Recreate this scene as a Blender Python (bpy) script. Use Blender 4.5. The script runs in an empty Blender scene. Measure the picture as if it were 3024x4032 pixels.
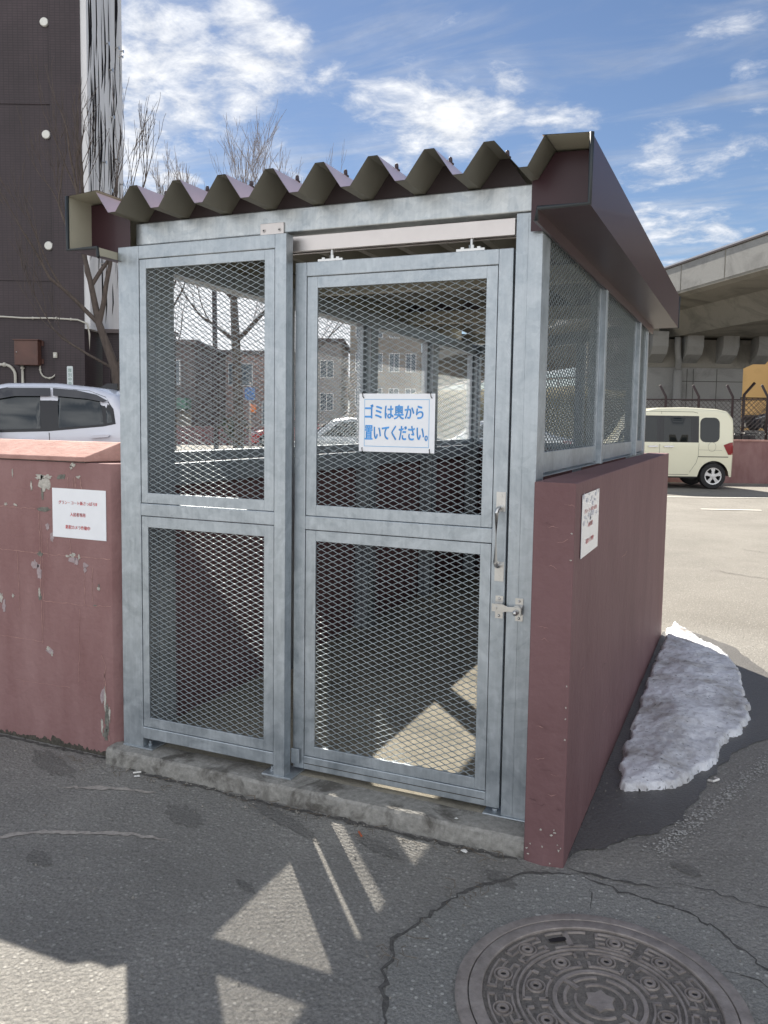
import bpy, bmesh, math, random
from mathutils import Vector, Matrix, noise as mnoise
random.seed(7)
SC = bpy.context.scene
COL = SC.collection
R = math.radians

# ------------------------------------------------------------------ camera
CAM = Vector((2.42187, -2.72311, 1.41149))
CR = Vector((0.9183, 0.3956, 0.0153)); CF = Vector((-0.3931, 0.9158, -0.0818))
CF.normalize(); CR = (CR - CF * CR.dot(CF)).normalized(); CU = CR.cross(CF)
cd = bpy.data.cameras.new('camera'); co = bpy.data.objects.new('camera', cd); COL.objects.link(co)
M4 = Matrix((CR, CU, -CF)).transposed().to_4x4(); M4.translation = CAM
co.matrix_world = M4
cd.sensor_fit = 'VERTICAL'; cd.sensor_height = 24; cd.sensor_width = 18; cd.lens = 19.2734
cd.shift_x = -0.00933; cd.shift_y = -0.02233; cd.clip_start = 0.05; cd.clip_end = 2000
SC.camera = co
FH = Vector((CF.x, CF.y, 0)).normalized(); RH = Vector((FH.y, -FH.x, 0))
YAW = math.atan2(RH.y, RH.x)
def W(a, b, z):            # lateral, depth (horizontal, along the view), height -> world
    p = CAM + RH * a + FH * b
    return Vector((p.x, p.y, z))

# ------------------------------------------------------------------ light
SAZ = Vector((-0.663, 0.749, 0)).normalized(); SEL = R(41.5)
SDIR = (SAZ * math.cos(SEL) + Vector((0, 0, math.sin(SEL)))).normalized()
sl = bpy.data.lights.new('sun', 'SUN'); sl.energy = 5.0; sl.angle = R(0.5); sl.color = (1, 0.93, 0.82)
so = bpy.data.objects.new('sun', sl); COL.objects.link(so)
so.rotation_euler = SDIR.to_track_quat('Z', 'Y').to_euler(); so.location = (-10, 10, 20)
SC.view_settings.view_transform = 'Standard'; SC.view_settings.look = 'None'
SC.view_settings.exposure = 1.32; SC.view_settings.gamma = 1
SC.render.film_transparent = False
SC.cycles.max_bounces = 6; SC.cycles.use_denoising = True

wd = bpy.data.worlds.new('World'); SC.world = wd; wd.use_nodes = True
def world():
    nt = wd.node_tree; nt.nodes.clear(); N = nt.nodes.new; L = nt.links.new
    out = N('ShaderNodeOutputWorld'); bg = N('ShaderNodeBackground'); L(bg.outputs[0], out.inputs[0])
    sky = N('ShaderNodeTexSky'); sky.sky_type = 'NISHITA'; sky.sun_disc = False
    sky.sun_elevation = SEL; sky.sun_rotation = math.atan2(SAZ.x, SAZ.y)
    sky.air_density = 1.0; sky.dust_density = 0.1; sky.ozone_density = 1.6
    bg.inputs[1].default_value = 0.05
    tc = N('ShaderNodeTexCoord')
    D = tc.outputs['Generated']
    nrm = N('ShaderNodeVectorMath'); nrm.operation = 'NORMALIZE'; L(D, nrm.inputs[0]); D = nrm.outputs[0]
    sep = N('ShaderNodeSeparateXYZ'); L(D, sep.inputs[0])
    def m(op, a, b=None, c=None, clamp=False):
        n = N('ShaderNodeMath'); n.operation = op; n.use_clamp = clamp
        for i, v in enumerate((a, b, c)):
            if v is None: continue
            if isinstance(v, (int, float)): n.inputs[i].default_value = v
            else: L(v, n.inputs[i])
        return n.outputs[0]
    zz = m('MAXIMUM', m('ADD', sep.outputs[2], 0.12), 0.05)
    div = N('ShaderNodeCombineXYZ'); L(m('DIVIDE', sep.outputs[0], zz), div.inputs[0]); L(m('DIVIDE', sep.outputs[1], zz), div.inputs[1])
    div.inputs[2].default_value = 3.1
    def noise(scale, detail, rough, dist=0.0, vec=None, lac=2.0):
        n = N('ShaderNodeTexNoise'); n.inputs['Scale'].default_value = scale; n.inputs['Detail'].default_value = detail
        n.inputs['Roughness'].default_value = rough; n.inputs['Distortion'].default_value = dist; n.inputs['Lacunarity'].default_value = lac
        L(vec or div.outputs[0], n.inputs['Vector']); return n.outputs['Fac']
    n1 = noise(3.0, 12, 0.60, 0.35)
    n2 = noise(10.0, 10, 0.66, 0.3)
    # wispy stretched layer
    mp = N('ShaderNodeMapping'); L(div.outputs[0], mp.inputs[0]); mp.inputs['Rotation'].default_value = (0, 0, R(62)); mp.inputs['Scale'].default_value = (0.8, 2.6, 1)
    n3 = noise(1.7, 9, 0.6, 0.5, mp.outputs[0])
    # where the larger clouds stand: directions in the sky
    dens = None
    for (px, py, rad, wgt) in CLOUDS:
        d = (CF + CR * ((px - 850.1) / 1776.3) - CU * ((py - 1056.6) / 1776.3)).normalized()
        dt = N('ShaderNodeVectorMath'); dt.operation = 'DOT_PRODUCT'; L(D, dt.inputs[0]); dt.inputs[1].default_value = d
        mr = N('ShaderNodeMapRange'); mr.interpolation_type = 'SMOOTHSTEP'; L(dt.outputs['Value'], mr.inputs[0])
        mr.inputs[1].default_value = math.cos(R(rad)); mr.inputs[2].default_value = 1
        mr.inputs[3].default_value = 0; mr.inputs[4].default_value = wgt
        dens = mr.outputs[0] if dens is None else m('MAXIMUM', dens, mr.outputs[0])
    low = N('ShaderNodeMapRange'); L(sep.outputs[2], low.inputs[0]); low.inputs[1].default_value = 0.30; low.inputs[2].default_value = 0.02
    low.inputs[3].default_value = 0; low.inputs[4].default_value = 0.42
    # away from the view this layer alone leaves mostly clear sky
    raw = m('ADD', m('MULTIPLY_ADD', n1, 1.35, m('MULTIPLY', n2, 0.62)), m('ADD', dens, low.outputs[0]))
    cum = N('ShaderNodeMapRange'); cum.interpolation_type = 'SMOOTHSTEP'; L(raw, cum.inputs[0])
    cum.inputs[1].default_value = 1.20; cum.inputs[2].default_value = 1.66
    cir = N('ShaderNodeMapRange'); cir.interpolation_type = 'SMOOTHSTEP'; L(m('ADD', n3, m('MULTIPLY', dens, 0.2)), cir.inputs[0])
    cir.inputs[1].default_value = 0.47; cir.inputs[2].default_value = 0.85; cir.inputs[4].default_value = 0.62
    fac = m('MAXIMUM', cum.outputs[0], cir.outputs[0], clamp=True)
    core = N('ShaderNodeMapRange'); L(m('ADD', raw, m('MULTIPLY', n2, 0.7)), core.inputs[0]); core.inputs[1].default_value = 1.35; core.inputs[2].default_value = 2.2
    core.inputs[3].default_value = 4.8; core.inputs[4].default_value = 9.5
    cc = N('ShaderNodeVectorMath'); cc.operation = 'SCALE'; cc.inputs[0].default_value = (0.97, 0.99, 1.03); L(core.outputs[0], cc.inputs['Scale'])
    tint = N('ShaderNodeVectorMath'); tint.operation = 'MULTIPLY'; L(sky.outputs[0], tint.inputs[0]); tint.inputs[1].default_value = SKYMUL
    mx = N('ShaderNodeMix'); mx.data_type = 'RGBA'; L(fac, mx.inputs['Factor']); L(tint.outputs[0], mx.inputs['A']); L(cc.outputs[0], mx.inputs['B'])
    # unseen bright cloud bank, added behind the viewer to lighten shaded fronts
    bk = N('ShaderNodeVectorMath'); bk.operation = 'DOT_PRODUCT'; L(D, bk.inputs[0]); bk.inputs[1].default_value = -FH
    bm_ = N('ShaderNodeMapRange'); bm_.interpolation_type = 'SMOOTHSTEP'; L(bk.outputs['Value'], bm_.inputs[0]); bm_.inputs[1].default_value = -.1; bm_.inputs[2].default_value = .45
    cov = N('ShaderNodeMapRange'); cov.interpolation_type = 'SMOOTHSTEP'; L(raw, cov.inputs[0]); cov.inputs[1].default_value = .72; cov.inputs[2].default_value = 1.15
    f2 = m('MULTIPLY', bm_.outputs[0], cov.outputs[0])
    mx2 = N('ShaderNodeMix'); mx2.data_type = 'RGBA'; L(f2, mx2.inputs['Factor']); L(mx.outputs['Result'], mx2.inputs['A']); mx2.inputs['B'].default_value = FILLCLOUD
    L(mx2.outputs['Result'], bg.inputs[0])
FILLCLOUD = (13.6, 13.9, 14.3, 1)  # radiance of the added fill cloud
SKYMUL = (0.66, 0.68, 0.74)
CLOUDS = [(290, 130, 5.5, .46), (400, 170, 5, .44), (520, 185, 4.5, .42), (600, 120, 3.5, .36), (545, 70, 3.5, .36), (330, 280, 6, .62), (410, 250, 4, .4), (470, 130, 3.5, .3), (270, 200, 4, .4),
          (820, 270, 4, .46), (900, 245, 4.5, .52), (990, 245, 4.5, .56), (1070, 215, 4, .46), (1180, 262, 3, .42), (1240, 268, 2.5, .36), (690, 200, 3, .26), (560, 370, 5, .5), (650, 360, 3, .34), (1640, 195, 3.2, .40),
          (280, 400, 5, .5), (1520, 330, 8, .22), (1480, 470, 6, .26), (440, 640, 9, .62), (620, 700, 6, .55), (780, 740, 5, .5), (1350, 120, 6, .12), (1000, 120, 5, .16), (840, 100, 5, .14), (1560, 110, 6, .2)]
world()

# ------------------------------------------------------------------ materials
def mat(name, base, rough=0.6, metal=0.0, var=0.0, vscale=8, bump=0.0, bscale=60, spec=0.5, coat=0.0, base2=None, stretch=(1, 1, 1), detail=6, rvar=0.0):
    ma = bpy.data.materials.new(name); ma.use_nodes = True; nt = ma.node_tree; N = nt.nodes.new; L = nt.links.new
    b = nt.nodes['Principled BSDF']; b.inputs['Roughness'].default_value = rough; b.inputs['Metallic'].default_value = metal
    b.inputs['Specular IOR Level'].default_value = spec; b.inputs['Coat Weight'].default_value = coat
    b.inputs['Base Color'].default_value = (*base, 1)
    if var or bump or base2 or rvar:
        geo = N('ShaderNodeNewGeometry'); mp = N('ShaderNodeMapping'); L(geo.outputs['Position'], mp.inputs[0]); mp.inputs['Scale'].default_value = stretch
    if var or base2 or rvar:
        n = N('ShaderNodeTexNoise'); n.inputs['Scale'].default_value = vscale; n.inputs['Detail'].default_value = detail; n.inputs['Roughness'].default_value = 0.62
        L(mp.outputs[0], n.inputs[0])
        r = N('ShaderNodeMapRange'); L(n.outputs[0], r.inputs[0]); r.inputs[1].default_value = 0.3; r.inputs[2].default_value = 0.7
        mx = N('ShaderNodeMix'); mx.data_type = 'RGBA'; L(r.outputs[0], mx.inputs['Factor'])
        lo = tuple(c * (1 - var) for c in base); hi = base2 or tuple(min(1, c * (1 + var)) for c in base)
        mx.inputs['A'].default_value = (*lo, 1); mx.inputs['B'].default_value = (*hi, 1)
        L(mx.outputs['Result'], b.inputs['Base Color'])
        if rvar:
            rr = N('ShaderNodeMapRange'); L(n.outputs[0], rr.inputs[0]); rr.inputs[1].default_value = .3; rr.inputs[2].default_value = .7
            rr.inputs[3].default_value = rough - rvar; rr.inputs[4].default_value = rough + rvar; L(rr.outputs[0], b.inputs['Roughness'])
    if bump:
        n2 = N('ShaderNodeTexNoise'); n2.inputs['Scale'].default_value = bscale; n2.inputs['Detail'].default_value = 8
        L(geo.outputs['Position'], n2.inputs[0])
        bp = N('ShaderNodeBump'); bp.inputs['Strength'].default_value = bump; bp.inputs['Distance'].default_value = 0.01
        L(n2.outputs[0], bp.inputs['Height']); L(bp.outputs[0], b.inputs['Normal'])
    return ma

def galvanised(name, lo, hi, metal=0.75, rough=0.42):
    ma = bpy.data.materials.new(name); ma.use_nodes = True; nt = ma.node_tree; N = nt.nodes.new; L = nt.links.new
    b = nt.nodes['Principled BSDF']; b.inputs['Metallic'].default_value = metal
    geo = N('ShaderNodeNewGeometry'); P = geo.outputs['Position']
    nz = N('ShaderNodeTexNoise'); nz.inputs['Scale'].default_value = 7.5; nz.inputs['Detail'].default_value = 12; nz.inputs['Roughness'].default_value = .65; nz.inputs['Distortion'].default_value = 1.2; L(P, nz.inputs[0])
    mpp = N('ShaderNodeMapping'); L(P, mpp.inputs[0]); mpp.inputs['Rotation'].default_value = (0.5, 0.7, 0.4); mpp.inputs['Scale'].default_value = (90, 90, 7)
    st = N('ShaderNodeTexNoise'); st.inputs['Scale'].default_value = 1; st.inputs['Detail'].default_value = 4; L(mpp.outputs[0], st.inputs[0])
    vo = N('ShaderNodeTexVoronoi'); vo.inputs['Scale'].default_value = 42; L(P, vo.inputs[0])
    gr = N('ShaderNodeRGBToBW'); L(vo.outputs['Color'], gr.inputs[0])
    a = N('ShaderNodeMath'); a.operation = 'MULTIPLY_ADD'; L(gr.outputs[0], a.inputs[0]); a.inputs[1].default_value = 0.17; L(nz.outputs[0], a.inputs[2])
    a2 = N('ShaderNodeMath'); a2.operation = 'MULTIPLY_ADD'; L(st.outputs[0], a2.inputs[0]); a2.inputs[1].default_value = 0.32; L(a.outputs[0], a2.inputs[2])
    mr = N('ShaderNodeMapRange'); L(a2.outputs[0], mr.inputs[0]); mr.inputs[1].default_value = 0.5; mr.inputs[2].default_value = 1.0
    mx = N('ShaderNodeMix'); mx.data_type = 'RGBA'; L(mr.outputs[0], mx.inputs['Factor']); mx.inputs['A'].default_value = (*lo, 1); mx.inputs['B'].default_value = (*hi, 1)
    L(mx.outputs['Result'], b.inputs['Base Color'])
    v2 = N('ShaderNodeTexVoronoi'); v2.inputs['Scale'].default_value = 130; L(P, v2.inputs[0]); g2 = N('ShaderNodeRGBToBW'); L(v2.outputs['Color'], g2.inputs[0])
    a3 = N('ShaderNodeMath'); a3.operation = 'MULTIPLY_ADD'; L(g2.outputs[0], a3.inputs[0]); a3.inputs[1].default_value = .35; L(a2.outputs[0], a3.inputs[2]); a2 = a3
    rr = N('ShaderNodeMapRange'); L(a2.outputs[0], rr.inputs[0]); rr.inputs[1].default_value = .55; rr.inputs[2].default_value = 1.2; rr.inputs[3].default_value = rough - .1; rr.inputs[4].default_value = rough + .14
    L(rr.outputs[0], b.inputs['Roughness'])
    bp = N('ShaderNodeBump'); bp.inputs['Strength'].default_value = .12; bp.inputs['Distance'].default_value = .004; L(nz.outputs[0], bp.inputs['Height']); L(bp.outputs[0], b.inputs['Normal'])
    return ma

def asphalt(name, lo, hi, rough=0.85, chip=0.32, wet=False, older=None):
    ma = bpy.data.materials.new(name); ma.use_nodes = True; nt = ma.node_tree; N = nt.nodes.new; L = nt.links.new
    b = nt.nodes['Principled BSDF']; b.inputs['Roughness'].default_value = rough; b.inputs['Specular IOR Level'].default_value = .5 if wet else .3
    geo = N('ShaderNodeNewGeometry'); P = geo.outputs['Position']
    def noise(s, d=6, r=.6, ds=0):
        n = N('ShaderNodeTexNoise'); n.inputs['Scale'].default_value = s; n.inputs['Detail'].default_value = d; n.inputs['Roughness'].default_value = r; n.inputs['Distortion'].default_value = ds; L(P, n.inputs[0]); return n.outputs[0]
    def mr(v, a, c, d=0., e=1.):
        n = N('ShaderNodeMapRange'); L(v, n.inputs[0]); n.inputs[1].default_value = a; n.inputs[2].default_value = c; n.inputs[3].default_value = d; n.inputs[4].default_value = e; return n.outputs[0]
    def mix(f, A, B):
        n = N('ShaderNodeMix'); n.data_type = 'RGBA'
        for k, v in (('Factor', f), ('A', A), ('B', B)):
            if isinstance(v, tuple): n.inputs[k].default_value = (*v, 1)
            elif isinstance(v, float): n.inputs[k].default_value = v
            else: L(v, n.inputs[k])
        return n.outputs['Result']
    c1 = mix(mr(noise(1.3, 7, .65, .4), .32, .68), lo, hi)
    if older:
        sp = N('ShaderNodeSeparateXYZ'); L(P, sp.inputs[0])
        yy = N('ShaderNodeMath'); yy.operation = 'MULTIPLY_ADD'; L(noise(1.1, 8, .7), yy.inputs[0]); yy.inputs[1].default_value = 2.5; L(sp.outputs[1], yy.inputs[2])
        c1 = mix(mr(yy.outputs[0], 3.2, 5.2), c1, mix(mr(noise(.9, 7, .65, .4), .32, .68), older[0], older[1]))
    fine = noise(150, 5, .75)
    c2 = mix(mr(fine, .34, .62), mix(0.55, c1, (0.06, 0.057, 0.053)), c1)
    vo = N('ShaderNodeTexVoronoi'); vo.inputs['Scale'].default_value = 72; L(P, vo.inputs[0])
    bw = N('ShaderNodeRGBToBW'); L(vo.outputs['Color'], bw.inputs[0])
    chipm = N('ShaderNodeMath'); chipm.operation = 'MULTIPLY'; L(mr(bw.outputs[0], .66, .82), chipm.inputs[0]); L(mr(vo.outputs['Distance'], .42, .30), chipm.inputs[1])
    cm = N('ShaderNodeMath'); cm.operation = 'MULTIPLY'; L(chipm.outputs[0], cm.inputs[0]); cm.inputs[1].default_value = chip
    c3 = mix(cm.outputs[0], c2, tuple(min(1, x * 1.7 + .05) for x in hi))
    L(c3, b.inputs['Base Color'])
    ad = N('ShaderNodeMath'); ad.operation = 'MULTIPLY_ADD'; L(vo.outputs['Distance'], ad.inputs[0]); ad.inputs[1].default_value = -.7; L(fine, ad.inputs[2])
    bp = N('ShaderNodeBump'); bp.inputs['Strength'].default_value = .4 if wet else 1.0; bp.inputs['Distance'].default_value = .009; L(ad.outputs[0], bp.inputs['Height']); L(bp.outputs[0], b.inputs['Normal'])
    return ma

def concrete(name, lo, hi, stain, sscale=3, bump=.4, thr=(.5, .62), rough=.85):
    ma = bpy.data.materials.new(name); ma.use_nodes = True; nt = ma.node_tree; N = nt.nodes.new; L = nt.links.new
    b = nt.nodes['Principled BSDF']; b.inputs['Roughness'].default_value = rough; b.inputs['Specular IOR Level'].default_value = .25
    geo = N('ShaderNodeNewGeometry'); P = geo.outputs['Position']
    def noise(s, d=7, r=.62, ds=0):
        n = N('ShaderNodeTexNoise'); n.inputs['Scale'].default_value = s; n.inputs['Detail'].default_value = d; n.inputs['Roughness'].default_value = r; n.inputs['Distortion'].default_value = ds; L(P, n.inputs[0]); return n.outputs[0]
    def mr(v, a, c):
        n = N('ShaderNodeMapRange'); L(v, n.inputs[0]); n.inputs[1].default_value = a; n.inputs[2].default_value = c; return n.outputs[0]
    def mix(f, A, B):
        n = N('ShaderNodeMix'); n.data_type = 'RGBA'; L(f, n.inputs['Factor'])
        for k, v in (('A', A), ('B', B)):
            if isinstance(v, tuple): n.inputs[k].default_value = (*v, 1)
            else: L(v, n.inputs[k])
        return n.outputs['Result']
    f = noise(45, 6, .7)
    c = mix(mr(f, .3, .7), lo, hi)
    c = mix(mr(noise(sscale, 9, .68, .8), *thr), c, stain)
    L(c, b.inputs['Base Color'])
    bp = N('ShaderNodeBump'); bp.inputs['Strength'].default_value = bump; bp.inputs['Distance'].default_value = .01; L(f, bp.inputs['Height']); L(bp.outputs[0], b.inputs['Normal'])
    return ma

M = dict(
    galv=galvanised('galvanised_steel', (.30, .34, .375), (.52, .565, .60), .7, .42),
    galv_bright=galvanised('galvanised_beam', (.30, .335, .36), (.68, .71, .72), .7, .36),
    strand=mat('galvanised_strand', (.29, .335, .36), .5, .35, .12, 30),
    stainless=mat('stainless', (.58, .58, .57), .32, .9, .06, 40),
    rail=mat('stainless_rail', (.60, .56, .54), .38, .8, .05, 10),
    brown=mat('brown_coated_steel', (.046, .018, .024), .36, 0, .06, 3, 0, 60, .35, .05),
    roof_top=mat('roof_coating_sheen', (.40, .34, .37), .3, 0, .08, 4, 0, 60, .6, .1),  # brown sheet paled to lavender, sky reflection put into the colour
    under=mat('roof_primer', (.19, .18, .147), .6, 0, .06, 5),
    cream=mat('cream_primer', (.42, .40, .32), .5, 0, .05, 6),
    rubber=mat('black_rubber', (.018, .024, .028), .45),
    filler=mat('brown_filler', (.035, .022, .024), .5),
    black=mat('black_plastic', (.012, .012, .014), .4),
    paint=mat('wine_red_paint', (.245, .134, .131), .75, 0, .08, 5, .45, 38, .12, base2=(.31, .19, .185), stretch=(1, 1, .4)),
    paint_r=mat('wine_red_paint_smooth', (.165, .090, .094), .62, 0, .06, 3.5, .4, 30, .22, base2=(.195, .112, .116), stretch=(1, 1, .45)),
    coping=mat('sunlit_coping_paint', (.36, .205, .18), .8, 0, .12, 9, .4, 40, .1, base2=(.45, .275, .245)),  # lighter copy of the wall paint, sunlight put into its colour
    peel=mat('bare_plaster', (.44, .42, .38), .9, 0, .3, 60, .5, 90),
    peel_dark=mat('bare_block', (.16, .16, .14), .95, 0, .4, 50, .6, 90),
    peel_lilac=mat('grey_undercoat', (.36, .29, .30), .8, 0, .25, 60),
    crack_line=mat('paint_crack', (.36, .21, .19), .8, 0, .3, 40),
    trowel_dark=mat('trowel_mark_dark', (.105, .056, .060), .7, 0, .2, 30),  # darker red of the trowel and scuff marks
    moss=mat('mossy_edge', (.075, .068, .055), .95, 0, .5, 60, .8, 120),
    paper=mat('laminated_paper', (.80, .82, .86), .25, 0, .03, 12, 0, 60, .5, .3),
    blue=mat('blue_ink', (.09, .36, .82), .5),
    blue_soft=mat('pale_blue_ink', (.28, .50, .74), .5),
    red_ink=mat('red_ink', (.68, .09, .10), .5),
    green_ink=mat('green_ink', (.08, .2, .16), .5),
    plate=mat('enamel_plate', (.62, .68, .68), .35),
    plinth=concrete('plinth_concrete', (.20, .195, .18), (.37, .36, .335), (.115, .108, .097), 5.5, .6, (.52, .64)),
    slab=concrete('slab_concrete', (.27, .25, .20), (.40, .37, .305), (.21, .20, .168), 3, .5, (.5, .66)),
    via=concrete('viaduct_concrete', (.20, .19, .165), (.29, .275, .24), (.125, .12, .105), .55, .2, (.48, .7)),
    via_panel=concrete('parapet_concrete', (.25, .25, .24), (.33, .33, .32), (.19, .19, .185), .7, .2, (.48, .7)),
    asphalt=asphalt('asphalt', (.275, .268, .252), (.40, .388, .362), older=((.240, .227, .203), (.315, .298, .268))),
    patch=asphalt('asphalt_patch', (.30, .30, .284), (.40, .394, .37), .85, .6),
    lot=asphalt('parking_asphalt', (.185, .172, .150), (.235, .218, .19), .85, .5),
    wet=asphalt('wet_asphalt', (.090, .087, .083), (.140, .135, .128), .42, .2, True),
    stain=asphalt('asphalt_stain', (.20, .195, .185), (.28, .272, .255)),
    tar=mat('dark_crack', (.085, .081, .076), .95, 0, .5, 80),
    dust=mat('pale_grit_line', (.36, .33, .30), .95, 0, .3, 60),
    white_line=mat('white_road_paint', (.62, .60, .55), .8, 0, .2, 30),
    worn=mat('worn_road_paint', (.43, .425, .40), .9, 0, .3, 50),
    iron=mat('cast_iron', (.265, .232, .212), .5, .15, .22, 25, .3, 150, .4, base2=(.36, .318, .292)),
    iron_low=mat('cast_iron_shade', (.165, .149, .134), .8, .1, .35, 70, .6, 200),  # plate under the relief, recess shade put into its darker colour
    litter=mat('white_litter', (.72, .71, .68), .8, 0, .1, 60),
    litter_o=mat('orange_litter', (.45, .12, .05), .7),
    grit=mat('grit', (.25, .235, .21), .9, 0, .5, 90),
    twig=mat('dead_grass', (.13, .10, .07), .9, 0, .3, 60),
    bark=mat('bark', (.085, .066, .055), .9, 0, .35, 25, .6, 60, stretch=(1, 1, .3)),
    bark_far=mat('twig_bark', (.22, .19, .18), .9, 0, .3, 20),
    tile=None,
    glass=mat('dark_window', (.012, .017, .018), .05, 0, 0, 1, 0, 1, .8, .25),
    glass_dark=mat('tinted_window', (.010, .013, .014), .07, 0, 0, 1, 0, 1, .45),
    trim=mat('black_trim', (.016, .016, .019), .35),
    visor=mat('smoked_visor', (.035, .037, .045), .15, 0, 0, 1, 0, 1, .6),
    white_car=mat('white_car_paint', (.72, .74, .80), .25, 0, .01, 1, 0, 1, .5, .6),
    cream_car=mat('cream_car_paint', (.72, .70, .54), .28, 0, .01, 1, 0, 1, .5, .6),
    silver_car=mat('silver_car_paint', (.50, .53, .55), .25, .6, .01, 1, 0, 1, .5, .6),
    navy_car=mat('dark_blue_car_paint', (.02, .023, .035), .2, 0, .01, 1, 0, 1, .5, .8),
    red_car=mat('red_car_paint', (.35, .02, .03), .25, 0, .01, 1, 0, 1, .5, .6),
    tyre=mat('tyre_rubber', (.016, .016, .017), .75, 0, .2, 40),
    alloy=mat('alloy', (.55, .55, .56), .3, .7),
    lamp_red=mat('red_lamp', (.22, .008, .012), .15),
    lamp_clear=mat('clear_lamp', (.6, .62, .64), .15),
    gap=mat('panel_gap', (.05, .048, .04), .6),
    chrome=mat('handle_metal', (.62, .62, .66), .2, .8),
    amber=mat('orange_plastic', (.65, .17, .03), .5),
    fence=mat('dark_fence_paint', (.035, .022, .024), .6),
    orange=concrete('ochre_render', (.58, .36, .14), (.66, .42, .18), (.50, .31, .12), .6, .1, (.5, .75)),
    orange_dark=mat('ochre_band', (.48, .27, .09), .8, 0, .08, 2),
    redbrick=mat('red_brown_render', (.30, .13, .12), .8, 0, .12, 2),
    mauve=mat('mauve_brick', (.30, .21, .19), .85, 0, .2, 3),
    beige=mat('beige_render', (.27, .24, .205), .85, 0, .3, .5),
    grey=mat('grey_render', (.32, .30, .29), .85, 0, .08, 1),
    dgrey=mat('dark_render', (.12, .10, .10), .85, 0, .1, 1),
    wht=mat('white_frame', (.72, .73, .74), .5),
    pane=mat('window_pane', (.10, .13, .16), .08, 0, 0, 1, 0, 1, .6),
    grass=mat('dry_grass', (.105, .098, .05), .95, 0, .4, 4, .6, 12, base2=(.16, .14, .075)),
    shrub=mat('dark_leaf', (.03, .05, .02), .8, 0, .3, 10),
    conduit=mat('cream_conduit', (.52, .50, .44), .45),
    box_brown=mat('rust_brown_box', (.10, .045, .035), .45, 0, .25, 2.5, base2=(.135, .06, .045)),
    streak=mat('bark_print_dark', (.012, .010, .012), .9, 0, 0, 1, 0, 1, .1),
    silverpanel=mat('pale_metal_panel', (.62, .62, .63), .6, .0, .14, 3, stretch=(1, 1, .12)),
    disc=mat('vent_cover', (.66, .66, .62), .5, 0, .06, 20),
    green=mat('canopy_green', (.10, .20, .16), .6),
    sign_blue=mat('sign_blue', (.07, .17, .42), .5),
)

def tiled(name, base, mortar):
    ma = bpy.data.materials.new(name); ma.use_nodes = True; nt = ma.node_tree; N = nt.nodes.new; L = nt.links.new
    b = nt.nodes['Principled BSDF']; b.inputs['Roughness'].default_value = .45; b.inputs['Specular IOR Level'].default_value = .35
    tc = N('ShaderNodeTexCoord'); sp = N('ShaderNodeSeparateXYZ'); L(tc.outputs['Object'], sp.inputs[0])
    ad = N('ShaderNodeMath'); ad.operation = 'ADD'; L(sp.outputs[0], ad.inputs[0]); L(sp.outputs[1], ad.inputs[1])
    cb = N('ShaderNodeCombineXYZ'); L(ad.outputs[0], cb.inputs[0]); L(sp.outputs[2], cb.inputs[1])
    br = N('ShaderNodeTexBrick'); L(cb.outputs[0], br.inputs[0]); br.inputs['Scale'].default_value = 1
    br.offset = 0; br.inputs['Brick Width'].default_value = .1; br.inputs['Row Height'].default_value = .05; br.inputs['Mortar Size'].default_value = .006
    br.inputs['Color1'].default_value = (*base, 1); br.inputs['Color2'].default_value = (*[c * 1.12 for c in base], 1); br.inputs['Mortar'].default_value = (*mortar, 1)
    n = N('ShaderNodeTexNoise'); n.inputs['Scale'].default_value = .9; n.inputs['Detail'].default_value = 7; L(tc.outputs['Object'], n.inputs[0])
    mr = N('ShaderNodeMapRange'); L(n.outputs[0], mr.inputs[0]); mr.inputs[1].default_value = .3; mr.inputs[2].default_value = .7; mr.inputs[3].default_value = .8; mr.inputs[4].default_value = 1.2
    vm = N('ShaderNodeVectorMath'); vm.operation = 'SCALE'; L(br.outputs['Color'], vm.inputs[0]); L(mr.outputs[0], vm.inputs['Scale'])
    L(vm.outputs[0], b.inputs['Base Color'])
    return ma
M['tile'] = tiled('dark_brown_tile', (.044, .031, .035), (.028, .021, .024))

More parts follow.
